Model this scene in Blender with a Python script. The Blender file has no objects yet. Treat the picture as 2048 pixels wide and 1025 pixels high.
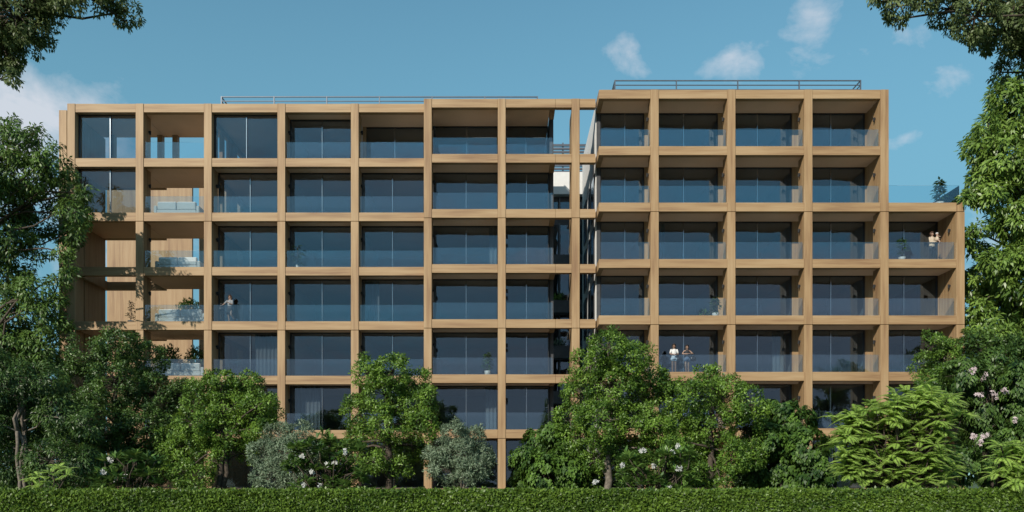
import bpy, bmesh, math, random
import numpy as np
from mathutils import Vector

C = bpy.context.scene.collection
rng = np.random.default_rng(7)
random.seed(7)
F = 1643.0          # focal length in photograph pixels
VX, VY, EYE = 1010.0, 957.0, 1.6
DL, DM, DR = 49.8, 49.15, 48.0   # distances of the three facade planes


def X(px, D):
    return (px - VX) * D / F


def Z(py, D):
    return EYE + (VY - py) * D / F


# ------------------------------------------------------------------ materials
def new_mat(name):
    m = bpy.data.materials.new(name)
    m.use_nodes = True
    nt = m.node_tree
    nt.nodes.clear()
    out = nt.nodes.new('ShaderNodeOutputMaterial')
    return m, nt, out


def nd(nt, kind, **kw):
    n = nt.nodes.new(kind)
    for k, v in kw.items():
        if k.startswith('i_'):
            n.inputs[k[2:].replace('_', ' ')].default_value = v
        else:
            setattr(n, k, v)
    return n


def ramp(nt, stops):
    r = nt.nodes.new('ShaderNodeValToRGB')
    el = r.color_ramp.elements
    while len(el) < len(stops):
        el.new(0.5)
    for e, (p, c) in zip(el, stops):
        e.position = p
        e.color = (*c, 1)
    return r


def plain(name, col, rough=0.6, metal=0.0, var=0.12, scale=3.0):
    m, nt, out = new_mat(name)
    b = nd(nt, 'ShaderNodeBsdfPrincipled')
    b.inputs['Roughness'].default_value = rough
    b.inputs['Metallic'].default_value = metal
    g = nd(nt, 'ShaderNodeNewGeometry')
    n = nd(nt, 'ShaderNodeTexNoise')
    n.inputs['Scale'].default_value = scale
    n.inputs['Detail'].default_value = 5
    nt.links.new(g.outputs['Position'], n.inputs['Vector'])
    r = ramp(nt, [(0.3, tuple(c * (1 - var) for c in col)), (0.7, tuple(min(1, c * (1 + var)) for c in col))])
    nt.links.new(n.outputs['Fac'], r.inputs['Fac'])
    nt.links.new(r.outputs['Color'], b.inputs['Base Color'])
    nt.links.new(b.outputs[0], out.inputs['Surface'])
    return m


def wood(name, axis, tone=1.0):
    """timber whose grain runs along the given axis; laminated from boards"""
    m, nt, out = new_mat(name)
    g = nd(nt, 'ShaderNodeNewGeometry')
    b = nd(nt, 'ShaderNodeBsdfPrincipled')
    b.inputs['Roughness'].default_value = 0.62
    # long streaks
    s1 = [5.0, 5.0, 5.0]
    s1['xyz'.index(axis)] = 0.22
    s2 = [26.0, 26.0, 26.0]
    s2['xyz'.index(axis)] = 0.9
    s3 = [0.9, 0.9, 0.9]
    s3['xyz'.index(axis)] = 0.25
    noises = []
    for s, det in ((s1, 3), (s2, 4), (s3, 2)):
        mp = nd(nt, 'ShaderNodeMapping')
        mp.inputs['Scale'].default_value = s
        nt.links.new(g.outputs['Position'], mp.inputs['Vector'])
        n = nd(nt, 'ShaderNodeTexNoise')
        n.inputs['Scale'].default_value = 1.0
        n.inputs['Detail'].default_value = det
        nt.links.new(mp.outputs[0], n.inputs['Vector'])
        noises.append(n)
    a = nd(nt, 'ShaderNodeMath', operation='MULTIPLY')
    a.inputs[1].default_value = 0.42
    nt.links.new(noises[0].outputs['Fac'], a.inputs[0])
    a2 = nd(nt, 'ShaderNodeMath', operation='MULTIPLY_ADD')
    a2.inputs[1].default_value = 0.26
    nt.links.new(noises[1].outputs['Fac'], a2.inputs[0])
    nt.links.new(a.outputs[0], a2.inputs[2])
    a3 = nd(nt, 'ShaderNodeMath', operation='MULTIPLY_ADD')
    a3.inputs[1].default_value = 0.32
    nt.links.new(noises[2].outputs['Fac'], a3.inputs[0])
    nt.links.new(a2.outputs[0], a3.inputs[2])
    k = tone * 0.72
    r = ramp(nt, [(0.36, (0.27 * k, 0.150 * k, 0.070 * k)), (0.5, (0.42 * k, 0.268 * k, 0.132 * k)),
                  (0.62, (0.50 * k, 0.342 * k, 0.185 * k))])
    nt.links.new(a3.outputs[0], r.inputs['Fac'])
    nt.links.new(r.outputs['Color'], b.inputs['Base Color'])
    bp = nd(nt, 'ShaderNodeBump')
    bp.inputs['Strength'].default_value = 0.15
    bp.inputs['Distance'].default_value = 0.02
    nt.links.new(a3.outputs[0], bp.inputs['Height'])
    nt.links.new(bp.outputs[0], b.inputs['Normal'])
    nt.links.new(b.outputs[0], out.inputs['Surface'])
    return m


def glass(name, refl, tint, gloss=(0.74, 0.86, 1.0)):
    """coated architectural glass: part mirror, part see-through"""
    m, nt, out = new_mat(name)
    t = nd(nt, 'ShaderNodeBsdfTransparent')
    t.inputs['Color'].default_value = (*tint, 1)
    gl = nd(nt, 'ShaderNodeBsdfGlossy')
    gl.inputs['Color'].default_value = (*gloss, 1)
    gl.inputs['Roughness'].default_value = 0.0
    gp = nd(nt, 'ShaderNodeNewGeometry')
    wv = nd(nt, 'ShaderNodeTexNoise')
    wv.inputs['Scale'].default_value = 0.9
    wv.inputs['Detail'].default_value = 1.5
    nt.links.new(gp.outputs['Position'], wv.inputs['Vector'])
    wb = nd(nt, 'ShaderNodeBump')
    wb.inputs['Strength'].default_value = 1.0
    wb.inputs['Distance'].default_value = 0.010
    nt.links.new(wv.outputs['Fac'], wb.inputs['Height'])
    nt.links.new(wb.outputs[0], gl.inputs['Normal'])
    lw = nd(nt, 'ShaderNodeFresnel')
    lw.inputs['IOR'].default_value = 1.45
    ad = nd(nt, 'ShaderNodeMath', operation='ADD', use_clamp=True)
    ad.inputs[1].default_value = refl - 0.034
    nt.links.new(lw.outputs[0], ad.inputs[0])
    mx = nd(nt, 'ShaderNodeMixShader')
    nt.links.new(ad.outputs[0], mx.inputs[0])
    nt.links.new(t.outputs[0], mx.inputs[1])
    nt.links.new(gl.outputs[0], mx.inputs[2])
    nt.links.new(mx.outputs[0], out.inputs['Surface'])
    return m


def leafmat(name, dark, light, trans=0.3, rough=0.45, spec=0.4, tcol=None):
    m, nt, out = new_mat(name)
    at = nd(nt, 'ShaderNodeAttribute', attribute_name='tint')
    r = ramp(nt, [(0.0, tuple(1.5 * c for c in dark)), (1.0, tuple(1.65 * c for c in light))])
    nt.links.new(at.outputs['Fac'], r.inputs['Fac'])
    b = nd(nt, 'ShaderNodeBsdfPrincipled')
    b.inputs['Roughness'].default_value = rough
    b.inputs['Specular IOR Level'].default_value = spec
    nt.links.new(r.outputs['Color'], b.inputs['Base Color'])
    t = nd(nt, 'ShaderNodeBsdfTranslucent')
    hs = nd(nt, 'ShaderNodeHueSaturation')
    hs.inputs['Hue'].default_value = 0.48
    hs.inputs['Value'].default_value = 1.5
    nt.links.new(r.outputs['Color'], hs.inputs['Color'])
    nt.links.new(hs.outputs[0], t.inputs['Color'])
    mx = nd(nt, 'ShaderNodeMixShader')
    mx.inputs[0].default_value = trans
    nt.links.new(b.outputs[0], mx.inputs[1])
    nt.links.new(t.outputs[0], mx.inputs[2])
    nt.links.new(mx.outputs[0], out.inputs['Surface'])
    return m


M = {}
M['beam'] = wood('timber_grain_x', 'x')
M['col'] = wood('timber_grain_z', 'z')
M['fin'] = wood('timber_fin', 'z', 0.92)
M['soffit'] = plain('soffit_board', (0.60, 0.405, 0.275), 0.75, var=0.08, scale=0.5)
M['plaster'] = plain('room_plaster', (0.42, 0.41, 0.39), 0.8, var=0.05)
M['white'] = plain('white_render', (0.58, 0.575, 0.56), 0.7, var=0.04)
M['frame'] = plain('dark_frame', (0.03, 0.032, 0.036), 0.35, 0.3, var=0.1)
M['alu'] = plain('aluminium', (0.36, 0.39, 0.42), 0.16, 1.0, var=0.03)
M['steel'] = plain('grey_steel', (0.10, 0.12, 0.15), 0.45, 0.4, var=0.1)
M['darksteel'] = plain('dark_grey_steel', (0.07, 0.08, 0.10), 0.5, 0.3, var=0.1)
M['bounce_floor'] = plain('pale_bounce_floor', (0.56, 0.52, 0.46), 0.7, var=0.06, scale=1.5)  # pale slab-top colour added to bounce light up onto the soffits
M['curtain'] = plain('linen_curtain', (0.30, 0.29, 0.27), 0.9, var=0.06, scale=2)
M['lamp'] = plain('matt_black', (0.012, 0.012, 0.013), 0.8, var=0.1)
M['glass'] = glass('window_glass', 0.085, (0.70, 0.76, 0.80))
M['clear'] = glass('clear_glass', 0.085, (0.66, 0.72, 0.76))
M['rail'] = glass('balustrade_glass', 0.092, (0.90, 0.95, 0.96))
M['darkpanel'] = plain('dark_cladding', (0.035, 0.037, 0.042), 0.5, var=0.2)
M['greypanel'] = plain('grey_panel', (0.11, 0.12, 0.135), 0.6)
M['bark'] = plain('bark', (0.055, 0.042, 0.03), 0.9, var=0.45, scale=9)
M['palebark'] = plain('pale_bark', (0.13, 0.11, 0.088), 0.9, var=0.35, scale=9)
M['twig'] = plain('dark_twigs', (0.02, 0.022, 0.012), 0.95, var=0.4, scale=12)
M['fabric'] = plain('pale_upholstery', (0.56, 0.55, 0.53), 0.9, var=0.05, scale=14)
M['pot'] = plain('white_glazed_pot', (0.60, 0.59, 0.575), 0.4, var=0.04)
M['soil'] = plain('potting_soil', (0.045, 0.03, 0.02), 0.95, var=0.4, scale=30)
M['skin'] = plain('skin', (0.24, 0.14, 0.095), 0.55, var=0.05, scale=8)
M['skin_pale'] = plain('skin_fair', (0.30, 0.19, 0.14), 0.55, var=0.05, scale=8)
M['hair'] = plain('dark_hair', (0.025, 0.016, 0.012), 0.5, var=0.4, scale=40)
M['hair_brown'] = plain('brown_hair', (0.07, 0.035, 0.02), 0.5, var=0.4, scale=40)
M['cloth_white'] = plain('white_cloth', (0.58, 0.58, 0.57), 0.85, var=0.06, scale=10)
M['cloth_grey'] = plain('pale_grey_cloth', (0.20, 0.215, 0.23), 0.85, var=0.06, scale=10)
M['cloth_black'] = plain('black_cloth', (0.02, 0.02, 0.024), 0.8, var=0.3, scale=10)
M['cloth_denim'] = plain('denim', (0.06, 0.10, 0.17), 0.85, var=0.2, scale=12)
M['cloth_light_denim'] = plain('light_denim', (0.28, 0.36, 0.44), 0.85, var=0.2, scale=12)
M['cloth_cream'] = plain('cream_knit', (0.44, 0.36, 0.27), 0.9, var=0.12, scale=14)
M['leather'] = plain('black_leather', (0.015, 0.015, 0.017), 0.35, var=0.2)
M['eye'] = plain('dark_iris', (0.015, 0.01, 0.008), 0.2)
M['lip'] = plain('lips', (0.35, 0.10, 0.09), 0.5)

M['leaf'] = leafmat('leaf_green', (0.022, 0.056, 0.009), (0.118, 0.200, 0.028), 0.28)
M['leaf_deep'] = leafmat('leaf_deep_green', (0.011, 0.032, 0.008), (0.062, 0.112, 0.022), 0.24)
M['leaf_tall'] = leafmat('leaf_tall_tree', (0.024, 0.056, 0.010), (0.125, 0.195, 0.036), 0.28, 0.4, 0.5)
M['leaf_over'] = leafmat('leaf_overhang', (0.034, 0.056, 0.018), (0.105, 0.138, 0.056), 0.35, 0.45, 0.4)
M['leaf_grey'] = leafmat('leaf_grey_green', (0.055, 0.085, 0.050), (0.150, 0.195, 0.125), 0.25, 0.5)
M['leaf_plumeria'] = leafmat('leaf_plumeria', (0.020, 0.054, 0.012), (0.092, 0.160, 0.034), 0.25, 0.4, 0.45)
M['leaf_ivy'] = leafmat('leaf_ivy', (0.012, 0.034, 0.008), (0.064, 0.120, 0.018), 0.22, 0.5, 0.3)
M['leaf_frond'] = leafmat('leaf_frond', (0.105, 0.18, 0.030), (0.235, 0.335, 0.075), 0.40)
M['leaf_hedge'] = leafmat('leaf_hedge', (0.014, 0.038, 0.006), (0.092, 0.150, 0.018), 0.22)
M['leaf_pot'] = leafmat('leaf_indoor', (0.012, 0.032, 0.012), (0.045, 0.085, 0.025), 0.2, 0.35, 0.5)
M['petal'] = plain('white_petal', (0.46, 0.47, 0.45), 0.6, var=0.08, scale=10)
M['petal_pink'] = plain('pale_pink_petal', (0.46, 0.38, 0.39), 0.6, var=0.10, scale=10)


# ------------------------------------------------------------------ mesh helpers
class MB:
    def __init__(self):
        self.v, self.f = [], []

    def add(self, vs, fs):
        o = len(self.v)
        self.v += [tuple(p) for p in vs]
        self.f += [tuple(i + o for i in f) for f in fs]

    def box(self, x0, x1, y0, y1, z0, z1, ch=0.0):
        if ch <= 0:
            vs = [(x, y, z) for x in (x0, x1) for y in (y0, y1) for z in (z0, z1)]
            self.add(vs, [(0, 1, 3, 2), (4, 6, 7, 5), (0, 4, 5, 1), (2, 3, 7, 6), (0, 2, 6, 4), (1, 5, 7, 3)])
            return
        bm = bmesh.new()
        r = bmesh.ops.create_cube(bm, size=1)
        for v in r['verts']:
            v.co.x = x0 if v.co.x < 0 else x1
            v.co.y = y0 if v.co.y < 0 else y1
            v.co.z = z0 if v.co.z < 0 else z1
        bmesh.ops.bevel(bm, geom=bm.edges[:], offset=ch, segments=1, affect='EDGES')
        bm.verts.index_update()
        self.add([v.co[:] for v in bm.verts], [[v.index for v in f.verts] for f in bm.faces])
        bm.free()

    def tube(self, pts, rad, n=7, cap=True):
        pts = [Vector(p) for p in pts]
        rings = []
        for i, p in enumerate(pts):
            d = (pts[min(i + 1, len(pts) - 1)] - pts[max(i - 1, 0)])
            if d.length < 1e-9:
                d = Vector((0, 0, 1))
            d.normalize()
            a = d.cross(Vector((0.31, 0.95, 0.05)))
            if a.length < 0.1:
                a = d.cross(Vector((1, 0, 0)))
            a.normalize()
            b = d.cross(a)
            r = rad[i] if hasattr(rad, '__len__') else rad
            ra, rb = r if hasattr(r, '__len__') else (r, r)
            rings.append([p + a * ra * math.cos(2 * math.pi * k / n) + b * rb * math.sin(2 * math.pi * k / n) for k in range(n)])
        vs = [q for r in rings for q in r]
        fs = []
        for i in range(len(rings) - 1):
            for k in range(n):
                k2 = (k + 1) % n
                fs.append((i * n + k, i * n + k2, (i + 1) * n + k2, (i + 1) * n + k))
        if cap:
            fs.append(tuple(range(n - 1, -1, -1)))
            fs.append(tuple((len(rings) - 1) * n + k for k in range(n)))
        self.add(vs, fs)

    def loft(self, rings, n=14, cap=True):
        """rings: (cx, cy, cz, rx, ry) stacked in any direction of z"""
        vs, fs = [], []
        for (cx, cy, cz, rx, ry) in rings:
            for k in range(n):
                a = 2 * math.pi * k / n
                vs.append((cx + rx * math.cos(a), cy + ry * math.sin(a), cz))
        for i in range(len(rings) - 1):
            for k in range(n):
                k2 = (k + 1) % n
                fs.append((i * n + k, i * n + k2, (i + 1) * n + k2, (i + 1) * n + k))
        if cap:
            fs.append(tuple(range(n - 1, -1, -1)))
            fs.append(tuple((len(rings) - 1) * n + k for k in range(n)))
        self.add(vs, fs)

    def build(self, name, mat, parent=None, smooth=False, at=None):
        off = Vector(at) if at is not None else Vector((0, 0, 0))
        me = bpy.data.meshes.new(name)
        me.from_pydata([tuple(Vector(p) - off) for p in self.v], [], self.f)
        me.validate()
        me.materials.append(M[mat])
        if smooth:
            for p in me.polygons:
                p.use_smooth = True
        o = bpy.data.objects.new(name, me)
        C.objects.link(o)
        if parent is not None:
            o.parent = parent
        if at is not None and parent is None:
            o.location = off
        return o


def tag(o, label, cat, group=None):
    o['label'] = label
    o['category'] = cat
    if group:
        o['group'] = group
    return o


def empty(name, loc, label, cat, group=None):
    o = bpy.data.objects.new(name, None)
    o.empty_display_size = 0.3
    C.objects.link(o)
    o.location = loc
    return tag(o, label, cat, group)


def quads_object(name, V, mat, parent, tint):
    """V: (n,4,3) local coordinates, one quad per leaf, tint: (n,)"""
    n = len(V)
    me = bpy.data.meshes.new(name)
    me.vertices.add(n * 4)
    me.vertices.foreach_set('co', V.reshape(-1).astype(np.float32))
    me.loops.add(n * 4)
    me.loops.foreach_set('vertex_index', np.arange(n * 4, dtype=np.int32))
    me.polygons.add(n)
    me.polygons.foreach_set('loop_start', np.arange(0, n * 4, 4, dtype=np.int32))
    me.polygons.foreach_set('loop_total', np.full(n, 4, dtype=np.int32))
    me.update(calc_edges=True)
    a = me.attributes.new('tint', 'FLOAT', 'FACE')
    a.data.foreach_set('value', np.clip(tint, 0, 1).astype(np.float32))
    me.materials.append(M[mat])
    o = bpy.data.objects.new(name, me)
    C.objects.link(o)
    o.parent = parent
    return o


def unit(a):
    return a / np.maximum(np.linalg.norm(a, axis=-1, keepdims=True), 1e-9)


def leaf_quads(P, axis, up, L, W, fold=0.22, mid=0.45):
    """kite-shaped folded leaves: P base point, axis direction, up rough normal"""
    axis = unit(axis)
    side = unit(np.cross(axis, up))
    nrm = np.cross(side, axis)
    L = np.asarray(L).reshape(-1, 1) * np.ones((len(P), 1))
    W = np.asarray(W).reshape(-1, 1) * np.ones((len(P), 1))
    m = P + axis * L * mid + nrm * W * fold
    a = m + side * W * 0.5
    b = m - side * W * 0.5
    t = P + axis * L - nrm * L * 0.08
    return np.stack([P, a, t, b], axis=1)


def randdir(n):
    return unit(rng.normal(size=(n, 3)))


# ------------------------------------------------------------------ the setting
g = MB()
g.add([(-900, -700, 0), (900, -700, 0), (900, 1500, 0), (-900, 1500, 0)], [(0, 1, 2, 3)])
gm, nt, out = new_mat('lawn_and_soil')
b = nd(nt, 'ShaderNodeBsdfPrincipled')
b.inputs['Roughness'].default_value = 0.95
gg = nd(nt, 'ShaderNodeNewGeometry')
n1 = nd(nt, 'ShaderNodeTexNoise')
n1.inputs['Scale'].default_value = 0.6
n1.inputs['Detail'].default_value = 8
nt.links.new(gg.outputs['Position'], n1.inputs['Vector'])
r = ramp(nt, [(0.35, (0.03, 0.05, 0.015)), (0.65, (0.06, 0.095, 0.025))])
nt.links.new(n1.outputs['Fac'], r.inputs['Fac'])
nt.links.new(r.outputs['Color'], b.inputs['Base Color'])
nt.links.new(b.outputs[0], out.inputs['Surface'])
M['ground'] = gm
o = g.build('ground', 'ground')
o['kind'] = 'structure'

# ------------------------------------------------------------------ building
BASE = 0.95
BB = Vector((X(1010, DM), DL, BASE))
bld = empty('apartment_building', BB, 'long timber framed apartment block with deep glazed balconies behind the garden trees', 'building')


def bpart(mb, name, mat, parent=None, smooth=False):
    """part of the building (vertices in world metres)"""
    me_off = BB
    mb.v = [tuple(Vector(p) - me_off) for p in mb.v]
    return mb.build(name, mat, parent or bld, smooth)


def zc(k):
    return 4.26 + 3.3 * k          # centre height of beam k


BH = 0.26
TOP = zc(6) + BH
TOPX = zc(4) + BH

# columns: (px centre, plane, top)
colsL = [142, 279, 415.5, 562.5, 709.5]
colsM = [855.5, 1003.5, 1151.5]
colsR = [1309.5, 1463, 1617, 1769.5, 1921.5]
CW = 0.235


def make_column(xc, D, top, cw=CW, depth=0.5):
    mb = MB()
    cuts = [BASE - 0.3, zc(0) - BH - 0.02, zc(2) - BH - 0.02, zc(4) - BH - 0.02, top + 0.012]
    cuts = [c for c in cuts if c < top - 0.5] + [top + 0.012]
    for a, b_ in zip(cuts[:-1], cuts[1:]):
        mb.box(xc - cw, xc + cw, D, D + depth, a + 0.012, b_ - 0.012, 0.012)
    return bpart(mb, 'column', 'col')


xL = [X(p, DL) for p in colsL]
xM = [X(p, DM) for p in colsM]
xR = [X(p, DR) for p in colsR]
for x in xL:
    make_column(x, DL, TOP)
for x in xM:
    make_column(x, DM, TOP)
for i, x in enumerate(xR):
    make_column(x, DR, TOP if i < 4 else TOPX)
# set-back corner column on the left flank
make_column(X(125.5, DL + 0.85), DL + 0.85, TOP - 0.02, 0.24, 0.5)

# bays: (x0, x1, D)
baysL = [(xL[0] + CW, xL[1] - CW), (xL[1] + CW, xL[2] - CW), (xL[2] + CW, xL[3] - CW), (xL[3] + CW, xL[4] - CW),
         (xL[4] + CW, X(848, DL))]
xMend = X(1111, DM)
xRbeg = X(1198, DR)
baysM = [(xM[0] + CW, xM[1] - CW), (xM[1] + CW, xMend)]
baysR = [(xRbeg, xR[0] - CW), (xR[0] + CW, xR[1] - CW), (xR[1] + CW, xR[2] - CW), (xR[2] + CW, xR[3] - CW),
         (xR[3] + CW, xR[4] - CW)]


def beam(x0, x1, D, k, depth=0.36):
    mb = MB()
    z = zc(k)
    mb.box(x0 + 0.004, x1 - 0.004, D + 0.035, D + 0.035 + depth, z - BH, z + BH, 0.01)
    return bpart(mb, 'beam', 'beam')


for k in range(7):
    for (a, b_) in baysL:
        beam(a, b_, DL, k)
    for (a, b_) in baysM:
        beam(a, b_, DM, k)
    beam(xMend, xM[2] - CW, DM, k)
    beam(xM[2] + CW, X(1191.5, DM), DM, k)
    for i, (a, b_) in enumerate(baysR):
        if i < 4 or k <= 4:
            beam(a, b_, DR, k)
    # flank beams running back at the open ends of the middle and right blocks
    mb = MB()
    z = zc(k)
    mb.box(xMend - 0.3, xMend - 0.006, DM + 0.40, DM + 1.72, z - BH, z + BH)
    bpart(mb, 'beam', 'fin')
    mb = MB()
    mb.box(xRbeg + 0.006, xRbeg + 0.3, DR + 0.40, DR + 2.0, z - BH, z + BH)
    bpart(mb, 'beam', 'fin')

# floor slabs -----------------------------------------------------------------
ROOM = 8.5


def slab(x0, x1, y0, y1, k, name='floor_slab', mat='soffit'):
    mb = MB()
    z = zc(k)
    mb.box(x0, x1, y0, y1, z - 0.228, z + 0.235)
    o = bpart(mb, name, mat)
    o.data.materials.append(M['bounce_floor'])
    for p in o.data.polygons:
        if p.normal.z > 0.5:
            p.material_index = 1
    return o


for k in range(7):
    nm = 'roof' if k == 6 else 'floor_slab'
    if k != 3:
        slab(xL[0] - 0.1, xL[1] - 0.02, DL + 0.41, DL + 3.8, k, nm)
    slab(xL[1], xL[2] - 0.02, DL + 0.41, DL + 3.8, k, nm)
    slab(xL[2], X(848, DL), DL + 0.41, DL + ROOM, k, nm)
    slab(xM[0] - 0.22, xMend - 0.32, DM + 0.41, DM + ROOM, k, nm)
    if k == 6:
        slab(xRbeg + 0.32, xR[3] + 0.1, DR + 0.41, DR + ROOM + 2, k, nm)
    else:
        slab(xRbeg + 0.32, xR[3] + 0.1, DR + 0.41, DR + ROOM + 2, k, nm)
        if k <= 4:
            slab(xR[3] + 0.12, xR[4] + 0.1, DR + 0.41, DR + ROOM + 2, k, 'roof' if k == 4 else nm)

# fins / dividing walls ---------------------------------------------------------
def wall(x0, x1, y0, y1, z0, z1, mat, name='dividing_wall'):
    mb = MB()
    mb.box(x0, x1, y0, y1, z0, z1)
    return bpart(mb, name, mat)


FW = 0.225
for i, x in enumerate(xL):
    wall(x - FW, x + FW, DL + 0.51, DL + 1.06, BASE - 0.2, TOP - 0.02, 'fin')
    if i >= 3:
        wall(x - 0.1, x + 0.1, DL + 1.3, DL + ROOM - 0.1, BASE, TOP - 0.5, 'plaster', 'partition_wall')
for i, x in enumerate(xM[:2]):
    wall(x - FW, x + FW, DM + 0.51, DM + 1.06, BASE - 0.2, TOP - 0.02, 'fin')
    wall(x - 0.1, x + 0.1, DM + 1.9, DM + ROOM - 0.1, BASE, TOP - 0.5, 'plaster', 'partition_wall')
wall(xM[2] - FW, xM[2] + FW, DM + 0.51, DM + 1.9, BASE - 0.2, TOP - 0.53, 'fin')
for i, x in enumerate(xR):
    t = TOP if i < 4 else TOPX
    wall(x - FW, x + FW, DR + 0.51, DR + (1.02 if i < 4 else 2.3), BASE - 0.2, t - 0.02, 'fin')
    if i < 4:
        wall(x - 0.1, x + 0.1, DR + 2.3, DR + ROOM, BASE, t - 0.5, 'plaster', 'partition_wall')
wall(xR[3] - FW + 0.03, xR[3] + FW, DR + 1.03, DR + 2.0, TOPX + 0.01, TOP - 0.03, 'fin')
# rear and end walls of the rooms
wall(xL[2], X(848, DL), DL + ROOM + 0.02, DL + ROOM + 0.3, BASE, TOP - 0.03, 'plaster', 'rear_wall')
wall(xM[0] + 0.02, xMend, DM + ROOM + 0.02, DM + ROOM + 0.3, BASE, TOP - 0.03, 'plaster', 'rear_wall')
wall(xRbeg + 0.3, xR[3] + 0.2, DR + ROOM + 2.03, DR + ROOM + 2.3, BASE, TOP - 0.03, 'plaster', 'rear_wall')
wall(xR[3] + 0.22, xR[4] + 0.2, DR + ROOM + 2.03, DR + ROOM + 2.3, BASE, TOPX - 0.03, 'plaster', 'rear_wall')
wall(xMend - 0.25, xMend - 0.01, DM + 1.95, DM + ROOM, BASE, TOP - 0.03, 'darkpanel', 'end_wall')
wall(xR[3] + 0.0, xR[3] + 0.22, DR + 2.31, DR + ROOM + 2, zc(4) + 0.25, TOP - 0.03, 'fin', 'end_wall')
wall(xR[4] - 0.1, xR[4] + 0.2, DR + 2.31, DR + ROOM + 2, BASE, TOPX - 0.03, 'fin', 'end_wall')
# white flank wall of the right block with slots, facing the gap
wall(xRbeg + 0.02, xRbeg + 0.28, DR + 2.02, DR + 10.5, BASE, TOP + 0.02, 'white', 'flank_wall')
for k in range(5):
    for (a, b_) in ((2.6, 4.3), (5.2, 6.0), (7.4, 9.0)):
        mb = MB()
        mb.box(xRbeg - 0.02, xRbeg + 0.05, DR + a + 0.002, DR + b_ - 0.002, zc(k) + 0.302, zc(k + 1) - 0.452)
        w = bpart(mb, 'window', 'glass')
        mb = MB()
        for yy in (a - 0.05, b_):
            mb.box(xRbeg - 0.04, xRbeg + 0.06, DR + yy, DR + yy + 0.05, zc(k) + 0.25, zc(k + 1) - 0.40)
        for zz in (zc(k) + 0.25, zc(k + 1) - 0.45):
            mb.box(xRbeg - 0.04, xRbeg + 0.06, DR + a, DR + b_, zz, zz + 0.05)
        bpart(mb, 'window_frame', 'frame', w)
wall(xRbeg + 0.07, xRbeg + 0.30, DR + 1.96, DR + 2.017, BASE, TOP - 0.4, 'darkpanel', 'corner_trim')
# left open loggia: side wall, rear timber wall with slots
xs = xL[0]
wall(xs - FW, xs + 0.12, DL + 1.42, DL + 4.05, BASE, TOP - 0.5, 'fin', 'flank_wall')
for (a, b_) in ((X(214, DL + 10.5), X(384, DL + 10.5)), (X(398, DL + 10.5), xL[2] - 0.2)):
    wall(a, b_, DL + 10.5, DL + 10.75, BASE, 23.75, 'fin', 'rear_wall')
wall(X(384, DL + 10.5) + 0.002, X(398, DL + 10.5) - 0.002, DL + 10.5, DL + 10.75, BASE, zc(1), 'fin', 'rear_wall')
# posts under the loggia roof edge
for pp in (226, 322, 352):
    mb = MB()
    xx = X(pp, DL + 3.6)
    mb.box(xx - 0.16, xx + 0.16, DL + 3.4, DL + 3.78, zc(5) + 0.237, zc(6) - 0.230)
    bpart(mb, 'post', 'fin')
# mid-depth beams of the open loggia
for k in (2, 3, 4, 5):
    mb = MB()
    z = zc(k)
    mb.box(xs - 0.15, xL[1] - 0.03, DL + 3.82, DL + 4.1, z - BH, z + BH)
    bpart(mb, 'beam', 'beam')
mb = MB()
mb.box(xs + 0.14, xs + 0.4, DL + 0.52, DL + 3.8, zc(3) - BH, zc(3) + BH)
bpart(mb, 'beam', 'fin')
# timber wall between the loggia and the first rooms, with window slots
for k in range(0, 6):
    z0, z1 = zc(k) + 0.24, zc(k + 1) - 0.232
    mb = MB()
    for (a, b_) in ((1.08, 1.5), (2.3, 2.7), (3.6, 5.2), (6.4, ROOM)):
        mb.box(xL[2] - 0.1, xL[2] + 0.1, DL + a, DL + b_, z0, z1)
    mb.box(xL[2] - 0.09, xL[2] + 0.09, DL + 1.08, DL + ROOM, z1 - 0.35, z1 - 0.004)
    bpart(mb, 'partition_wall', 'fin')


# windows and balustrades --------------------------------------------------------
def window(x0, x1, Y, z0, z1, split=0.55, mat='glass'):
    xm = x0 + (x1 - x0) * split
    mb = MB()
    mb.box(x0 + 0.05, xm, Y, Y + 0.02, z0 + 0.02, z1 - 0.02)
    mb.box(xm + 0.001, x1 - 0.05, Y + 0.06, Y + 0.08, z0 + 0.02, z1 - 0.02)
    w = bpart(mb, 'window', mat)
    mb = MB()
    mb.box(x0, x0 + 0.05, Y - 0.03, Y + 0.11, z0, z1)
    mb.box(x1 - 0.05, x1, Y - 0.03, Y + 0.11, z0, z1)
    mb.box(x0 + 0.05, x1 - 0.05, Y - 0.03, Y + 0.11, z1 - 0.06, z1)
    mb.box(x0 + 0.05, x1 - 0.05, Y - 0.03, Y + 0.11, z0, z0 + 0.04)
    bpart(mb, 'window_frame', 'frame', w)
    mb = MB()
    mb.box(xm - 0.03, xm + 0.03, Y - 0.035, Y + 0.1, z0 + 0.04, z1 - 0.06, 0.008)
    bpart(mb, 'mullion', 'alu', w)
    return w


def balustrade(x0, x1, D, k):
    mb = MB()
    z = zc(k) + BH
    mb.box(x0 + 0.06, x1 - 0.06, D + 0.17, D + 0.19, z - 0.01, z + 1.03)
    return bpart(mb, 'balustrade', 'rail')


def lamp(x, Y, z, s):
    """black spot lamp on a fin; s = +1 points to +x"""
    mb = MB()
    mb.box(min(x, x + s * 0.05), max(x, x + s * 0.05), Y - 0.05, Y + 0.05, z - 0.05, z + 0.05)
    mb.tube([(x + s * 0.09, Y, z - 0.15), (x + s * 0.09, Y, z + 0.07)], 0.055, 10)
    return bpart(mb, 'wall_lamp', 'lamp')


def pilaster(xc, D, d, z0, z1, wl=0.28, wr=0.225):
    mb = MB()
    mb.box(xc - wl, xc + wr, D + d - 0.04, D + d + 0.2, z0, z1)
    return bpart(mb, 'pilaster', 'fin')


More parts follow.
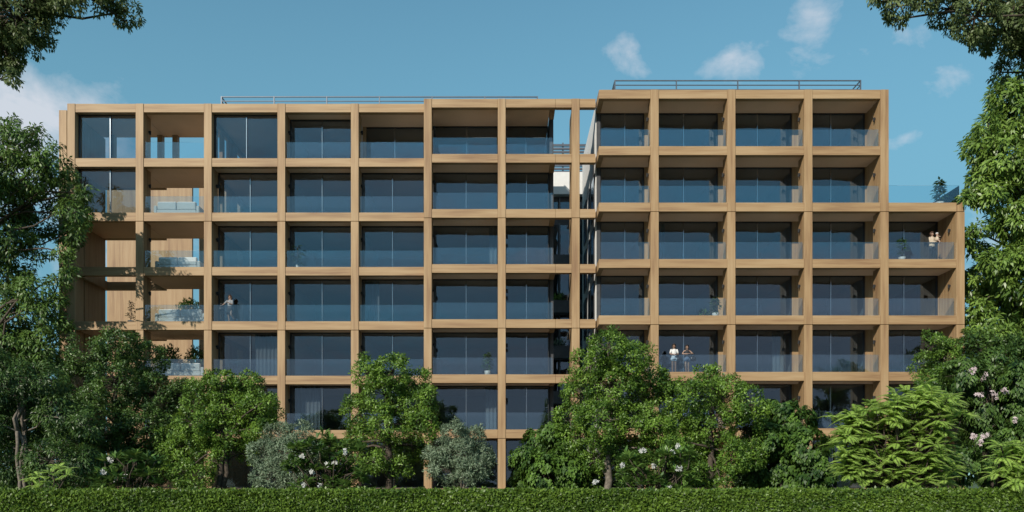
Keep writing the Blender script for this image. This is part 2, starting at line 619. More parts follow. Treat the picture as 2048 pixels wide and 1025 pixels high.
SPLIT = {0: 0.52, 2: 0.5, 3: 0.5, 4: 0.48}
for k in range(0, 6):          # storey between beam k and beam k+1
    z0, z1 = zc(k) + 0.237, zc(k + 1) - 0.230
    r = 5 - k
    for i, (a, b_) in enumerate(baysL):
        if i == 0:
            if r in (0, 1):
                window(a + 0.02, b_ - 0.02, DL + 0.42, z0, z1, 0.53, 'clear')
        elif i == 1:
            balustrade(a, b_, DL, k)
        else:
            if i == 2 and r == 0:
                window(a + 0.02, b_ - 0.02, DL + 0.42, z0, z1, 0.5, 'clear')
                continue
            d = 2.24 if (i == 4 and r == 0) else 1.15
            e = 0.0 if d < 2 else 0.0
            window(a + 0.01 - e, b_ - 0.01 + e, DL + d, z0, z1, SPLIT[i], 'clear' if i == 2 else 'glass')
            balustrade(a, b_, DL, k)
    for i, (a, b_) in enumerate(baysM):
        d = 2.75 if r == 0 else 1.75
        window(a - 0.1, (b_ + 0.1) if i == 0 else b_ - 0.31, DM + d, z0, z1, 0.5)
        balustrade(a, b_ if i == 0 else b_ - 0.1, DM, k)
    for i, (a, b_) in enumerate(baysR):
        if i == 4 and k > 3:
            continue
        window(a - (0.2 if i else -0.31), b_ - 0.05, DR + 2.05, z0, z1, 0.5 if i else 0.56)
        balustrade(a + (0 if i else 0.05), b_, DR, k)
    zl = zc(k) + 2.15
    for x in xL[1:] + xM[:2]:
        lamp(x + FW + 0.001, (DL if x in xL else DM) + 0.78, zl, 1)
    for i, x in enumerate(xR):
        if i == 4 and k > 3:
            continue
        lamp(x - FW - 0.001, DR + 0.72, zl, -1)
for i, x in enumerate(xR):
    pilaster(x, DR, 2.05, BASE, (TOP if i < 4 else TOPX) - 0.42, 0.26)
for x in xM[:1]:
    pilaster(x, DM, 1.75, BASE, TOP - 0.42, 0.12, 0.12)
for x in xM[1:2]:
    pilaster(x, DM, 1.75, BASE, TOP - 0.42, 0.12, 0.12)
pilaster(xL[4] + 0.1, DL, 2.24, zc(5) + 0.24, TOP - 0.42, 0.3)
# ground storey glazing
z0, z1 = BASE + 0.05, zc(0) - 0.230
for (a, b_) in baysL[2:]:
    window(a, b_, DL + 1.15, z0, z1, 0.5)
for (a, b_) in baysM:
    window(a, b_ - 0.02, DM + 1.75, z0, z1, 0.5)
for i, (a, b_) in enumerate(baysR):
    window(a + (0.31 if i == 0 else 0), b_ - 0.05, DR + 2.05, z0, z1, 0.5)
# curtains drawn part way behind some windows
def curtain(x0, x1, Y, z0, z1):
    n_ = int((x1 - x0) / 0.05)
    vs, fs = [], []
    for i in range(n_ + 1):
        x = x0 + (x1 - x0) * i / n_
        y = Y + 0.04 * math.sin(i * 1.35) + 0.015 * math.sin(i * 0.4)
        vs += [(x, y, z0 + 0.02), (x, y, z1 - 0.03), (x, y + 0.012, z0 + 0.02), (x, y + 0.012, z1 - 0.03)]
    for i in range(n_):
        a, b2 = i * 4, i * 4 + 4
        fs += [(a, b2, b2 + 1, a + 1), (a + 2, a + 3, b2 + 3, b2 + 2), (a + 1, b2 + 1, b2 + 3, a + 3), (a, a + 2, b2 + 2, b2)]
    mb = MB()
    mb.add(vs, fs)
    return bpart(mb, 'curtain', 'curtain')


for (grp, D, d, i, k, f0, f1) in ((baysL, DL, 1.15, 4, 2, 0.04, 0.26), (baysL, DL, 1.15, 2, 1, 0.55, 0.96),
                                  (baysL, DL, 1.15, 3, 0, 0.05, 0.45), (baysM, DM, 1.75, 0, 3, 0.86, 0.98),
                                  (baysM, DM, 1.75, 0, 0, 0.8, 0.97), (baysR, DR, 2.05, 1, 3, 0.02, 0.2),
                                  (baysR, DR, 2.05, 2, 1, 0.72, 0.9), (baysR, DR, 2.05, 3, 2, 0.02, 0.2),
                                  (baysR, DR, 2.05, 4, 2, 0.03, 0.2)):
    a, b_ = grp[i]
    curtain(a + (b_ - a) * f0, a + (b_ - a) * f1, D + d + 0.3, zc(k) + 0.237, zc(k + 1) - 0.230)
# roof terrace balustrade on the low right wing
mb = MB()
mb.box(xR[3] + CW + 0.03, xR[4] - 0.02, DR + 0.17, DR + 0.19, TOPX + 0.003, TOPX + 1.05)
mb.box(xR[4] + 0.0, xR[4] + 0.02, DR + 0.2, DR + 8.0, TOPX + 0.003, TOPX + 1.05)
bpart(mb, 'balustrade', 'rail')
# plinth
mb = MB()
mb.box(xL[0] - 1.0, X(1196, DM), DL - 1.2, DL + 12, 0.0, BASE + 0.03)
mb.box(X(1196, DM) + 0.005, xR[4] + 1.0, DR - 1.2, DR + 13, 0.0, BASE + 0.03)
bpart(mb, 'plinth', 'beam')

# roof railings
def railing(x0, x1, Y, z, n, back):
    root = bpart(MB(), 'roof_railing', 'steel') if False else None
    mb = MB()
    for j in range(4):
        zz = z + 0.28 + 0.27 * j
        mb.tube([(x0, Y, zz), (x1, Y, zz)], 0.034 if j < 3 else 0.042, 6)
        for x in (x0, x1):
            mb.tube([(x, Y + 0.05, zz), (x, Y + back, zz)], 0.034 if j < 3 else 0.042, 6)
    rl = bpart(mb, 'roof_railing', 'steel')
    for j in range(n):
        x = x0 + (x1 - x0) * j / (n - 1)
        mb = MB()
        mb.box(x - 0.03, x + 0.03, Y - 0.045, Y + 0.045, z - 0.1, z + 1.12)
        bpart(mb, 'post', 'steel', rl)
    for x in (x0, x1):
        for q in (0.5, 1.0):
            mb = MB()
            mb.box(x - 0.03, x + 0.03, Y + back * q - 0.045, Y + back * q + 0.045, z - 0.1, z + 1.12)
            bpart(mb, 'post', 'steel', rl)


railing(X(443, 51.3), X(1075, 51.3), 51.3, TOP, 7, 5.0)
railing(X(1230, 49.2), X(1721, 49.2), 49.2, TOP, 5, 5.5)

# rear wing seen through the gap
DW = 60.0
x0, x1 = X(1085, DW), X(1215, DW)
wall(x0, x1, DW, DW + 6, zc(5) + 1.6, TOP - 0.35, 'white', 'parapet')
wall(x0, x1, DW + 0.6, DW + 6.2, BASE, zc(5) + 1.58, 'darkpanel', 'rear_facade')
for k in range(6):
    mb = MB()
    for j in range(4):
        xa = x0 + 0.2 + j * 1.15
        mb.box(xa, xa + 0.95, DW + 0.55, DW + 0.58, zc(k) + 0.1, zc(k + 1) - (0.5 if k < 5 else 2.1))
    w = bpart(mb, 'window', 'glass')
    mb = MB()
    for j in range(5):
        xa = x0 + 0.08 + j * 1.15
        mb.box(xa, xa + 0.1, DW + 0.42, DW + 0.599, zc(k) + 0.0, zc(k + 1) - (0.4 if k < 5 else 1.8))
    bpart(mb, 'window_frame', 'greypanel', w)
    if k < 5:
        mb = MB()
        mb.box(x0, x1, DW - 0.5, DW - 0.42, zc(k) - 0.55, zc(k) + 0.35)
        mb.box(x0, x1, DW - 0.415, DW + 0.598, zc(k) - 0.55, zc(k) - 0.35)
        bpart(mb, 'balcony', 'greypanel')
mb = MB()
for j in range(10):
    zz = TOP - 0.3 + j * 0.25
    mb.box(x0, x1, DW + 1.0, DW + 1.12, zz, zz + 0.15)
for j in range(4):
    xa = X(1128, DW) - 2.3 + 2.3 * j
    mb.box(xa - 0.05, xa + 0.05, DW + 1.125, DW + 1.2, TOP - 0.36, TOP + 2.25)
bpart(mb, 'louvre_screen', 'darksteel')

# ------------------------------------------------------------------ vegetation
def crown_points(lobes, Y, c, dens, depth, squash=0.9):
    """lobes (px, py, rpx[, dy]) -> world lobe centres/radii, clump centres, clump outward directions"""
    LC, LR, P, D = [], [], [], []
    for lb in lobes:
        px, py, rp = lb[:3]
        dy = lb[3] if len(lb) > 3 else rng.uniform(-depth, depth)
        y = Y + dy
        r_ = rp * y / F
        cen = np.array([X(px, y), y, Z(py, y)])
        n = max(5, int(4 * (r_ / c) ** 2 * dens))
        d = randdir(n)
        rr = r_ * rng.uniform(0.45, 1.0, size=(n, 1)) ** 0.6
        p = cen + d * rr * np.array([1, 1, squash])
        P.append(p)
        D.append(d)
        LC.append(cen)
        LR.append(r_)
    P = np.concatenate(P)
    D = np.concatenate(D)
    keep = P[:, 2] > 0.15
    return np.array(LC), np.array(LR), P[keep], D[keep]


def make_leaves(P, D, c, per, Ln, Wd, style):
    """fill every clump with leaves; returns quads and tints"""
    n = len(P)
    idx = np.repeat(np.arange(n), per)
    N = len(idx)
    u = randdir(N)
    out = unit(u + 0.5 * D[idx] + np.array([0, 0, 0.25]))
    size = rng.uniform(0.7, 1.25, size=n)[idx][:, None]
    base = P[idx] + out * c * size * rng.uniform(0.25, 0.95, size=(N, 1)) ** 0.7
    if style == 'rosette':
        axis = unit(0.45 * out + 0.9 * randdir(N) + np.array([0, 0, 0.1]))
        up = unit(out + 0.25 * D[idx] + 0.35 * randdir(N) + np.array([0, 0, 0.2]))
    elif style == 'droop':
        axis = unit(0.75 * out + 0.5 * randdir(N) + np.array([0, 0, -0.75]))
        up = unit(D[idx] + np.array([0, -0.2, 0.5]) + 0.6 * randdir(N))
    elif style == 'ivy':
        axis = unit(0.5 * D[idx] + 0.45 * randdir(N) + np.array([0, 0, -0.8]))
        up = unit(D[idx] + np.array([0, 0, 0.6]) + 0.35 * randdir(N))
    else:
        axis = unit(out + 0.6 * randdir(N) + np.array([0, 0, 0.2]))
        up = unit(randdir(N) + np.array([0, 0, 0.8]))
    sz = rng.uniform(0.7, 1.25, size=N)
    V = leaf_quads(base, axis, up, Ln * sz, Wd * sz, 0.2, 0.45 if style != 'ivy' else 0.35)
    tint = rng.normal(0.45, 0.2, size=n)[idx] + rng.normal(0, 0.17, size=N)
    return V, tint


def limb(mb, a, b_, r0, r1, wob=0.12, n=6, seg=5):
    a = np.array(a, float)
    b_ = np.array(b_, float)
    L_ = np.linalg.norm(b_ - a)
    pts, rad = [], []
    for i in range(seg + 1):
        t = i / seg
        p = a + (b_ - a) * t
        p = p + np.array([0, 0, 0.10 * L_ * math.sin(math.pi * t)])
        if 0 < i < seg:
            p = p + rng.normal(size=3) * wob * L_ * 0.25
        pts.append(p)
        rad.append(r0 + (r1 - r0) * t)
    mb.tube(pts, rad, n)


def plant(name, label, cat, lobes, Y, trunk, c=0.33, dens=1.15, per=85, leaf=(0.135, 0.062), style='rosette', mat='leaf',
          depth=1.3, bark='bark', tr=0.16, base_frac=0.35, group=None, stems=1, twigs=0.35, tbias=0.0, lean=0.0):
    """a tree or bush: trunk (stem, limbs, twigs) and a crown of leaf clumps"""
    LC, LR, P, D = crown_points(lobes, Y, c, dens, depth)
    tx = X(trunk, Y)
    root = empty(name, (tx, Y, 0), label, cat, group)
    off = np.array([tx, Y, 0.0])
    V, tint = make_leaves(P, D, c, per, leaf[0], leaf[1], style)
    quads_object('crown', V - off, mat, root, tint + tbias)
    mb = MB()
    zmin, zmax = LC[:, 2].min(), LC[:, 2].max()
    for s in range(stems):
        sx = tx + (0 if stems == 1 else rng.uniform(-0.5, 0.5))
        sy = Y + (0 if stems == 1 else rng.uniform(-0.4, 0.4))
        cx = LC[:, 0].mean() * 0.5 + tx * 0.5
        fork = np.array([tx + (cx - tx) * 0.4 + lean, sy, max(0.5, zmin + (zmax - zmin) * base_frac)])
        top = np.array([cx + lean, Y, zmax - 0.2])
        limb(mb, (sx, sy, -0.2), fork, tr, tr * 0.75, 0.08, 9, 6)
        limb(mb, fork, top, tr * 0.75, tr * 0.2, 0.1, 7, 6)
        for j in range(len(LC)):
            if stems > 1 and j % stems != s:
                continue
            t = rng.uniform(0.0, 0.7)
            st = fork + (top - fork) * t
            if st[2] > LC[j][2]:
                st = fork * 1.0
                if st[2] > LC[j][2]:
                    st = np.array([sx, sy, -0.2]) + (fork - np.array([sx, sy, -0.2])) * rng.uniform(0.45, 0.95)
            limb(mb, st, LC[j], tr * 0.42, tr * 0.12, 0.14, 6, 5)
            near = np.where(np.linalg.norm(P - LC[j], axis=1) < LR[j] * 1.05)[0]
            for q in near[:: max(1, int(1 / twigs))]:
                limb(mb, LC[j], P[q], tr * 0.10, 0.008, 0.1, 4, 2)
    mb.v = [tuple(np.array(p) - off) for p in mb.v]
    mb.build('trunk', bark, root, True)
    return root, LC, P, D, off


plant('leafy_tree', 'dark shaded round tree in front of the open loggias at the left of the garden', 'tree',
      [(175, 712, 40), (238, 692, 38), (292, 722, 42), (160, 780, 50), (230, 772, 55), (310, 792, 48), (200, 850, 60),
       (290, 866, 60), (150, 880, 50), (340, 850, 40), (360, 790, 30), (240, 930, 50), (320, 930, 40), (390, 870, 34), (345, 905, 34), (280, 945, 40), (200, 950, 40)],
      41, 225, mat='leaf_deep', tr=0.17)
plant('leafy_tree', 'bright round tree with a forked trunk standing before a pale ground floor window', 'tree',
      [(440, 772, 35), (495, 777, 32), (400, 792, 38), (455, 815, 45), (518, 822, 38), (390, 850, 40), (450, 868, 45),
       (520, 860, 32), (372, 905, 40), (425, 912, 30), (365, 950, 28), (542, 805, 16), (340, 880, 25), (400, 955, 24), (500, 905, 24), (480, 780, 22), (350, 930, 28)],
      39, 455, tr=0.14, stems=2)
plant('leafy_tree', 'upright rounded tree with a bare dark trunk rising between the two grey green shrubs', 'tree',
      [(735, 748, 32), (785, 745, 36), (828, 770, 32), (770, 792, 45), (722, 828, 38), (832, 822, 42), (868, 797, 24),
       (780, 850, 42), (848, 852, 32), (722, 875, 26), (768, 900, 32), (828, 900, 28), (700, 905, 24), (745, 925, 24), (715, 940, 22), (860, 910, 22), (800, 935, 22), (665, 905, 20)],
      40, 778, tr=0.19)
plant('leafy_tree', 'tallest and widest garden tree, rising in front of the slot between the two blocks', 'tree',
      [(1215, 700, 38), (1182, 732, 38), (1265, 722, 42), (1302, 772, 42), (1230, 780, 55), (1165, 790, 42),
       (1328, 795, 26), (1138, 840, 32), (1200, 850, 50), (1280, 850, 50), (1150, 880, 35), (1232, 905, 32),
       (1310, 850, 34), (1190, 920, 28), (1290, 905, 34), (1345, 850, 22), (1250, 940, 24), (1320, 915, 26)],
      38.5, 1215, tr=0.19, bark='palebark')
plant('leafy_tree', 'broad green tree below the two women, left of the dark ivy mound', 'tree',
      [(1415, 762, 27), (1388, 792, 38), (1450, 790, 40), (1500, 812, 36), (1362, 840, 36), (1420, 850, 50),
       (1490, 860, 45), (1400, 908, 36), (1468, 918, 34), (1352, 895, 26), (1430, 930, 28), (1390, 945, 24), (1500, 915, 26), (1440, 955, 24)],
      38, 1420, tr=0.15)
plant('leafy_tree', 'small round tree top beside the lower right corner balconies', 'tree',
      [(1865, 692, 28), (1892, 722, 28), (1850, 732, 24), (1905, 695, 18), (1875, 770, 40), (1920, 760, 35)],
      43, 1885, tr=0.13, tbias=-0.1)
plant('ivy_mound', 'dark conical mound of broad ivy leaves beside the feathery fronds', 'bush',
      [(1562, 822, 26), (1582, 850, 46), (1532, 882, 42), (1612, 890, 46), (1560, 930, 58), (1632, 945, 42),
       (1505, 950, 40), (1590, 960, 40)],
      39, 1565, c=0.3, dens=1.4, per=62, leaf=(0.18, 0.125), style='ivy', mat='leaf_ivy', tr=0.07, stems=3, depth=0.9)
plant('ivy_mound', 'glossy dark broad leaved bush left of the tallest garden tree', 'bush',
      [(1105, 862, 24), (1080, 892, 38), (1120, 900, 38), (1055, 920, 30), (1090, 945, 46), (1140, 940, 46),
       (1050, 962, 26), (1175, 958, 32)],
      40, 1090, c=0.3, dens=1.4, per=62, leaf=(0.17, 0.115), style='ivy', mat='leaf_ivy', tr=0.07, stems=3, depth=0.9,
      tbias=0.15)
plant('grey_shrub', 'silvery grey green shrub left of the white flowered bush', 'shrub',
      [(555, 870, 28), (600, 872, 26), (530, 912, 33), (580, 918, 42), (622, 908, 24), (545, 955, 38), (600, 958, 33)],
      37, 575, c=0.26, dens=1.2, per=60, leaf=(0.15, 0.045), style='rosette', mat='leaf_grey', tr=0.06, stems=4,
      depth=0.8, bark='palebark')
plant('grey_shrub', 'silvery grey green shrub with bare pale stems, left of the tall timber column', 'shrub',
      [(905, 868, 26), (942, 880, 27), (880, 905, 34), (925, 912, 38), (960, 918, 26), (890, 942, 34), (945, 940, 34)],
      38, 920, c=0.26, dens=1.2, per=60, leaf=(0.15, 0.045), style='rosette', mat='leaf_grey', tr=0.06, stems=4,
      depth=0.8, bark='palebark')
plant('tall_tree', 'big dark leafy tree cut by the left picture edge, its branches reaching the building corner', 'tree',
      [(-10, 292, 48), (35, 292, 34), (95, 332, 34), (50, 352, 48), (0, 392, 60), (117, 386, 28), (147, 430, 28),
       (75, 435, 38), (135, 468, 24), (15, 470, 50), (88, 520, 16), (15, 545, 45), (70, 580, 30), (118, 566, 18),
       (30, 622, 48), (85, 632, 35), (20, 692, 50), (88, 692, 40), (-100, 340, 95), (-110, 480, 95), (-100, 640, 90),
       (-170, 400, 80), (-60, 270, 40), (162, 405, 15), (172, 440, 12), (150, 482, 13), (107, 306, 15), (20, 252, 16), (70, 268, 11), (143, 352, 13), (168, 384, 9), (128, 508, 10), (140, 548, 10), (115, 600, 12), (122, 645, 14)],
      45.5, -60, c=0.42, dens=1.22, per=44, leaf=(0.26, 0.09), style='droop', mat='leaf_deep', tr=0.2, depth=2.4, tbias=0.25)
plant('tall_tree', 'big bright drooping leaved tree at the right picture edge, beside the low wing', 'tree',
      [(2020, 190, 28), (2058, 228, 58), (1990, 265, 34), (1966, 296, 27), (2012, 320, 50), (2062, 350, 60),
       (1962, 380, 24), (1988, 400, 32), (2042, 440, 48), (1962, 452, 15), (1952, 505, 20), (2005, 525, 36),
       (2052, 545, 60), (1962, 562, 30), (2002, 602, 48), (1948, 622, 24), (2042, 652, 50), (1982, 662, 40),
       (1952, 682, 24), (2012, 702, 40), (2125, 300, 90), (2135, 480, 90), (2130, 640, 80), (2120, 190, 60), (1938, 290, 10), (1975, 245, 12), (1990, 205, 10), (1942, 396, 10), (1946, 364, 8), (1956, 350, 10), (2010, 165, 12), (1960, 340, 10), (1940, 470, 10), (1938, 560, 12), (1932, 650, 12)],
      49.5, 2090, c=0.46, dens=1.4, per=42, leaf=(0.34, 0.12), style='droop', mat='leaf_tall', tr=0.24, depth=1.8, tbias=0.15)
plant('overhanging_tree', 'dark small leaved branches hanging into the top left corner of the sky', 'tree',
      [(30, 30, 56), (92, 18, 40), (62, 78, 38), (8, 100, 40), (132, -6, 28), (186, -6, 22), (226, 4, 20), (256, 22, 20),
       (250, 42, 10), (22, 150, 16), (-60, 60, 90), (100, -50, 70), (210, -45, 45), (-120, 0, 110), (-60, -80, 90)],
      11, -330, c=0.092, dens=1.05, per=46, leaf=(0.054, 0.025), style='droop', mat='leaf_over', tr=0.09, depth=0.45,
      base_frac=0.2, tbias=0.15)
plant('overhanging_tree', 'dark small leaved branches hanging into the top right corner of the sky', 'tree',
      [(1760, 4, 20), (1800, 12, 26), (1850, -4, 28), (1790, 40, 11), (1900, 18, 34), (1912, 56, 15), (1950, 34, 42),
       (1965, 76, 18), (2010, 60, 52), (2040, 112, 36), (2002, 145, 17), (2052, 20, 50), (2095, 60, 70), (1950, -52, 60),
       (1850, -50, 40), (2150, 0, 100), (2150, 130, 80)],
      11, 2330, c=0.092, dens=1.05, per=46, leaf=(0.054, 0.025), style='droop', mat='leaf_over', tr=0.09, depth=0.45,
      base_frac=0.2, tbias=0.15)
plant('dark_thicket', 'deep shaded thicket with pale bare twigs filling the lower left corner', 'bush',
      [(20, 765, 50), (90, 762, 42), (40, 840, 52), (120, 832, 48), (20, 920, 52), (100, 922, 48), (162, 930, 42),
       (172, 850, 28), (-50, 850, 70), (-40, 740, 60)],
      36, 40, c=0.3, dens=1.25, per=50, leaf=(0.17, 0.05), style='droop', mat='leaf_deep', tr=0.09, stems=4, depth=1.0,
      bark='palebark', tbias=-0.12)  # leaf tint lowered to stand in for shade over this corner

plant('shaded_tree', 'dense dark tree beside the left flank of the building, below the big cut off tree', 'tree',
      [(-30, 700, 60), (40, 720, 55), (90, 745, 40), (100, 810, 45), (20, 800, 60), (-40, 800, 60), (60, 880, 60), (110, 900, 45),
       (-20, 900, 60), (20, 950, 50), (100, 960, 40)],
      47, 50, c=0.42, dens=1.4, per=46, leaf=(0.26, 0.09), mat='leaf_deep', tr=0.14, depth=1.2)
plant('shaded_tree', 'dense dark tree beside the right corner of the building, behind the pink flowered shrub', 'tree',
      [(1960, 700, 40), (2020, 720, 50), (2080, 720, 60), (1975, 780, 40), (2040, 800, 60), (1990, 850, 50), (2060, 880, 60),
       (2000, 930, 50), (2080, 950, 60), (1950, 900, 40), (1945, 830, 30)],
      46, 2020, c=0.42, dens=1.4, per=46, leaf=(0.26, 0.09), mat='leaf_deep', tr=0.14, depth=1.2)


# big-leaved bushes with flowers -------------------------------------------------
def flower_head(mb, c, r, n=7):
    for _ in range(n):
        p = np.array(c) + rng.normal(size=3) * r * 0.42
        ax = unit((rng.normal(size=3) + np.array([0, -1.0, 0.6]))[None])[0]
        s = unit(np.cross(ax, [0.2, 0.3, 1.0])[None])[0]
        t = np.cross(ax, s)
        for k in range(5):
            a = 2 * math.pi * k / 5
            d = s * math.cos(a) + t * math.sin(a)
            e = -s * math.sin(a) + t * math.cos(a)
            q = [p, p + d * 0.055 + e * 0.028 + ax * 0.02, p + d * 0.095 + ax * 0.015, p + d * 0.055 - e * 0.028 + ax * 0.03]
            mb.add(q, [(0, 1, 2, 3)])


def plumeria(label, spots, Y, trunk, flowers, depth=0.8, tb=0.0):
    tx = X(trunk, Y)
    root = empty('frangipani_bush', (tx, Y, 0), label, 'bush', 'frangipani bushes along the hedge')
    off = np.array([tx, Y, 0.0])
    Vs, Ts = [], []
    mb = MB()
    for (px, py) in spots:
        y = Y + rng.uniform(-depth, depth)
        c = np.array([X(px, y), y, max(0.3, Z(py, y))])
        n = rng.integers(18, 26)
        a = rng.uniform(0, 2 * math.pi, n)
        e = rng.uniform(-0.2, 0.95, n)
        tilt = rng.normal(size=3) * 0.25 + np.array([0, -0.25, 0])
        ax = unit(np.stack([np.cos(a) * np.cos(e), np.sin(a) * np.cos(e), np.sin(e)], 1) + tilt)
        up = unit(np.array([0, 0, 1.0]) - ax * 0.3 + 0.15 * rng.normal(size=(n, 3)))
        L_ = rng.uniform(0.30, 0.46, n)
        Vs.append(leaf_quads(c + ax * 0.04, ax, up, L_, L_ * 0.33, 0.14, 0.58))
        Ts.append(rng.normal(0.45 + tb, 0.2) + rng.normal(0, 0.15, n))
        limb(mb, (tx + rng.uniform(-.3, .3), Y, -0.1), c, 0.035, 0.014, 0.18, 6, 4)
    quads_object('leaves', np.concatenate(Vs) - off, 'leaf_plumeria', root, np.concatenate(Ts))
    mb.v = [tuple(np.array(p) - off) for p in mb.v]
    mb.build('stems', 'bark', root, True)
    for (px, py) in flowers:
        fm = MB()
        y = Y - depth * rng.uniform(0.5, 1.1)
        flower_head(fm, np.array([X(px, y), y, Z(py, y)]) - off, 0.10, 7)
        fm.build('flower_cluster', 'petal', root)


def scatter(x0, x1, ytop, y1, n):
    out_ = []
    while len(out_) < n:
        x = rng.uniform(x0, x1)
        y = rng.uniform(min(ytop(x), y1 - 5), y1)
        out_.append((x, y))
    return out_


plumeria('white flowered frangipani bush right of the silvery shrub, below the second ground floor bay',
         scatter(575, 730, lambda x: 868 + abs(x - 660) * 0.25, 985, 85), 34, 650,
         [(606, 912), (655, 930), (582, 940), (608, 970), (668, 925), (638, 972), (690, 905), (622, 945)])
plumeria('white flowered frangipani bush between the tallest garden tree and its right neighbour',
         scatter(1240, 1385, lambda x: 885 + abs(x - 1325) * 0.3, 985, 66), 34, 1320,
         [(1285, 900), (1355, 893), (1308, 932), (1358, 938), (1245, 932), (1345, 905), (1190, 965), (1338, 975)], tb=0.15)
plumeria('shaded frangipani bush with a few white flowers in the lower left corner of the garden',
         scatter(195, 315, lambda x: 905 + abs(x - 255) * 0.2, 985, 45), 34, 255,
         [(222, 918), (228, 958), (250, 952), (205, 945)], tb=-0.15)


# pinnate-leaved small trees -------------------------------------------------------
def fronds(spots, n_fr, L0, leaflet, pairs, face=(0, -0.25, 0)):
    Vs, Ts, rach = [], [], []
    for c in spots:
        k = rng.integers(n_fr[0], n_fr[1])
        a0 = rng.uniform(0, 6.28)
        tb = rng.normal(0.5, 0.15)
        for j in range(k):
            a = a0 + 2 * math.pi * j / k + rng.normal() * 0.15
            e = rng.uniform(-0.15, 0.95)
            d = unit(np.array([[math.cos(a) * math.cos(e), math.sin(a) * math.cos(e), math.sin(e)]]) + np.array(face))[0]
            L_ = L0 * rng.uniform(0.75, 1.2)
            t = np.linspace(0.12, 1.0, pairs)
            pts = c + d * L_ * t[:, None] + np.array([0, 0, -1.0]) * (0.42 * L_ * t ** 2)[:, None]
            tang = unit(np.gradient(pts, axis=0))
            side = unit(np.cross(tang, np.array([0, 0, 1.0])) + 1e-6)
            nrm = np.cross(side, tang)
            taper = np.sin(math.pi * (0.14 + 0.80 * t)) ** 0.6
            for s in (-1, 1):
                ax = side * s * 0.86 + tang * 0.55 - nrm * 0.22
                V = leaf_quads(pts, ax, nrm + 0.15 * rng.normal(size=(pairs, 3)), leaflet[0] * taper * rng.uniform(.85, 1.15, pairs),
                               leaflet[1] * taper, 0.12, 0.4)
                Vs.append(V)
                Ts.append(tb + rng.normal(0, 0.12, pairs))
            rach.append(np.concatenate([c[None], pts]))
    return np.concatenate(Vs), np.concatenate(Ts), rach


def frond_tree(label, spots, Y, trunk, L0, leaflet, pairs, nfr, stem_r=0.05, face=(0, -0.4, 0.05)):
    tx = X(trunk, Y)
    root = empty('feathery_tree', (tx, Y, 0), label, 'small tree', 'feathery leaved small trees along the hedge')
    off = np.array([tx, Y, 0.0])
    W = []
    for (px, py, dy) in spots:
        y = Y + dy
        W.append(np.array([X(px, y), y, max(0.5, Z(py, y))]))
    V, T, rach = fronds(W, nfr, L0, leaflet, pairs, face)
    quads_object('fronds', V - off, 'leaf_frond', root, T)
    mb = MB()
    for c in W:
        limb(mb, (tx + rng.uniform(-.15, .15), Y, -0.1), c, stem_r, 0.02, 0.15, 6, 5)
    for rr in rach:
        mb.tube(rr[::3], 0.005, 3, False)
    mb.v = [tuple(np.array(p) - off) for p in mb.v]
    mb.build('stems', 'bark', root, True)


sp = []
for (x, y) in scatter(1685, 1905, lambda x: 772 + abs(x - 1840) * 0.42, 965, 270):
    sp.append((x, y, rng.uniform(-1.3, 1.3)))
sp += [(1668, 835, 0), (1690, 860, -0.5), (1672, 890, -0.5), (1690, 925, -0.6), (1850, 770, 0), (1790, 790, 0.2), (1745, 815, 0), (1925, 830, -.2)]
frond_tree('wide pale green feathery small tree, the largest one, in front of the right corner bay', sp, 31, 1790, 0.66, (0.155, 0.048), 15, (8, 11), 0.03)
sp = [(x, y, rng.uniform(-2.2, -0.6)) for (x, y) in scatter(1990, 2110, lambda x: 880 + abs(x - 2040) * 0.3, 985, 52)]
sp += [(1988, 952, -0.2), (2030, 968, -2.2), (2015, 905, -1.0)]
frond_tree('pale green feathery small tree spilling over the hedge at the right picture edge', sp, 28.4, 1986, 0.68, (0.155, 0.048), 15, (8, 11), 0.05)
sp = [(x, y, rng.uniform(-0.6, 0.6)) for (x, y) in scatter(60, 135, lambda x: 935, 978, 9)]
frond_tree('low feathery seedling in the shaded lower left corner by the hedge', sp, 29, 98, 0.5, (0.13, 0.042), 12, (6, 9), 0.02)

# flowering shrub at the right
rt, LC, P, D, off = plant('flowering_shrub', 'tall dark shrub dotted with pale pink flower heads under the big right tree', 'shrub',
      [(1930, 752, 36), (1990, 742, 46), (2042, 762, 46), (1962, 812, 48), (2022, 832, 48), (1962, 872, 38), (2032, 892, 48),
       (1930, 932, 38), (2000, 942, 42), (1905, 800, 30), (2080, 850, 60)],
      36, 1975, c=0.3, dens=1.25, per=60, leaf=(0.18, 0.09), style='ivy', mat='leaf_deep', tr=0.08, stems=4, depth=0.9, tbias=0.1)
for (px, py) in ((1945, 742), (1968, 755), (1990, 790), (2010, 782), (1960, 790), (2030, 840), (1972, 872), (1962, 885), (2040, 755), (1948, 872)):
    fm = MB()
    y = 35.0 + rng.uniform(-0.3, 0.2)
    flower_head(fm, np.array([X(px, y), y, Z(py, y)]) - off, 0.16, 11)
    fm.build('flower_cluster', 'petal_pink', rt)

# clipped hedge along the front --------------------------------------------------
HX0, HX1, HY0, HY1, HZ = X(-70, 26), X(2120, 26), 26.0, 27.1, 1.17
hedge = empty('hedge', (0, 26.5, 0), 'long clipped green hedge running across the whole foreground', 'hedge')
n1, n2 = 92000, 42000
px_ = rng.uniform(HX0, HX1, n1)
pz_ = rng.uniform(0.25, HZ, n1)
bump = 0.05 * np.sin(px_ * 2.1) + 0.05 * np.sin(px_ * 5.3 + pz_ * 6) + 0.04 * np.sin(pz_ * 9 + px_ * 3.3)
A = np.stack([px_, HY0 + bump * 0.6 + rng.uniform(-0.04, 0.14, n1), pz_], 1)
px2 = rng.uniform(HX0, HX1, n2)
B = np.stack([px2, rng.uniform(HY0, HY1, n2), HZ + rng.uniform(-0.10, 0.03, n2) + 0.018 * np.sin(px2 * 3.7) + 0.012 * np.sin(px2 * 11)], 1)
P = np.concatenate([A, B])
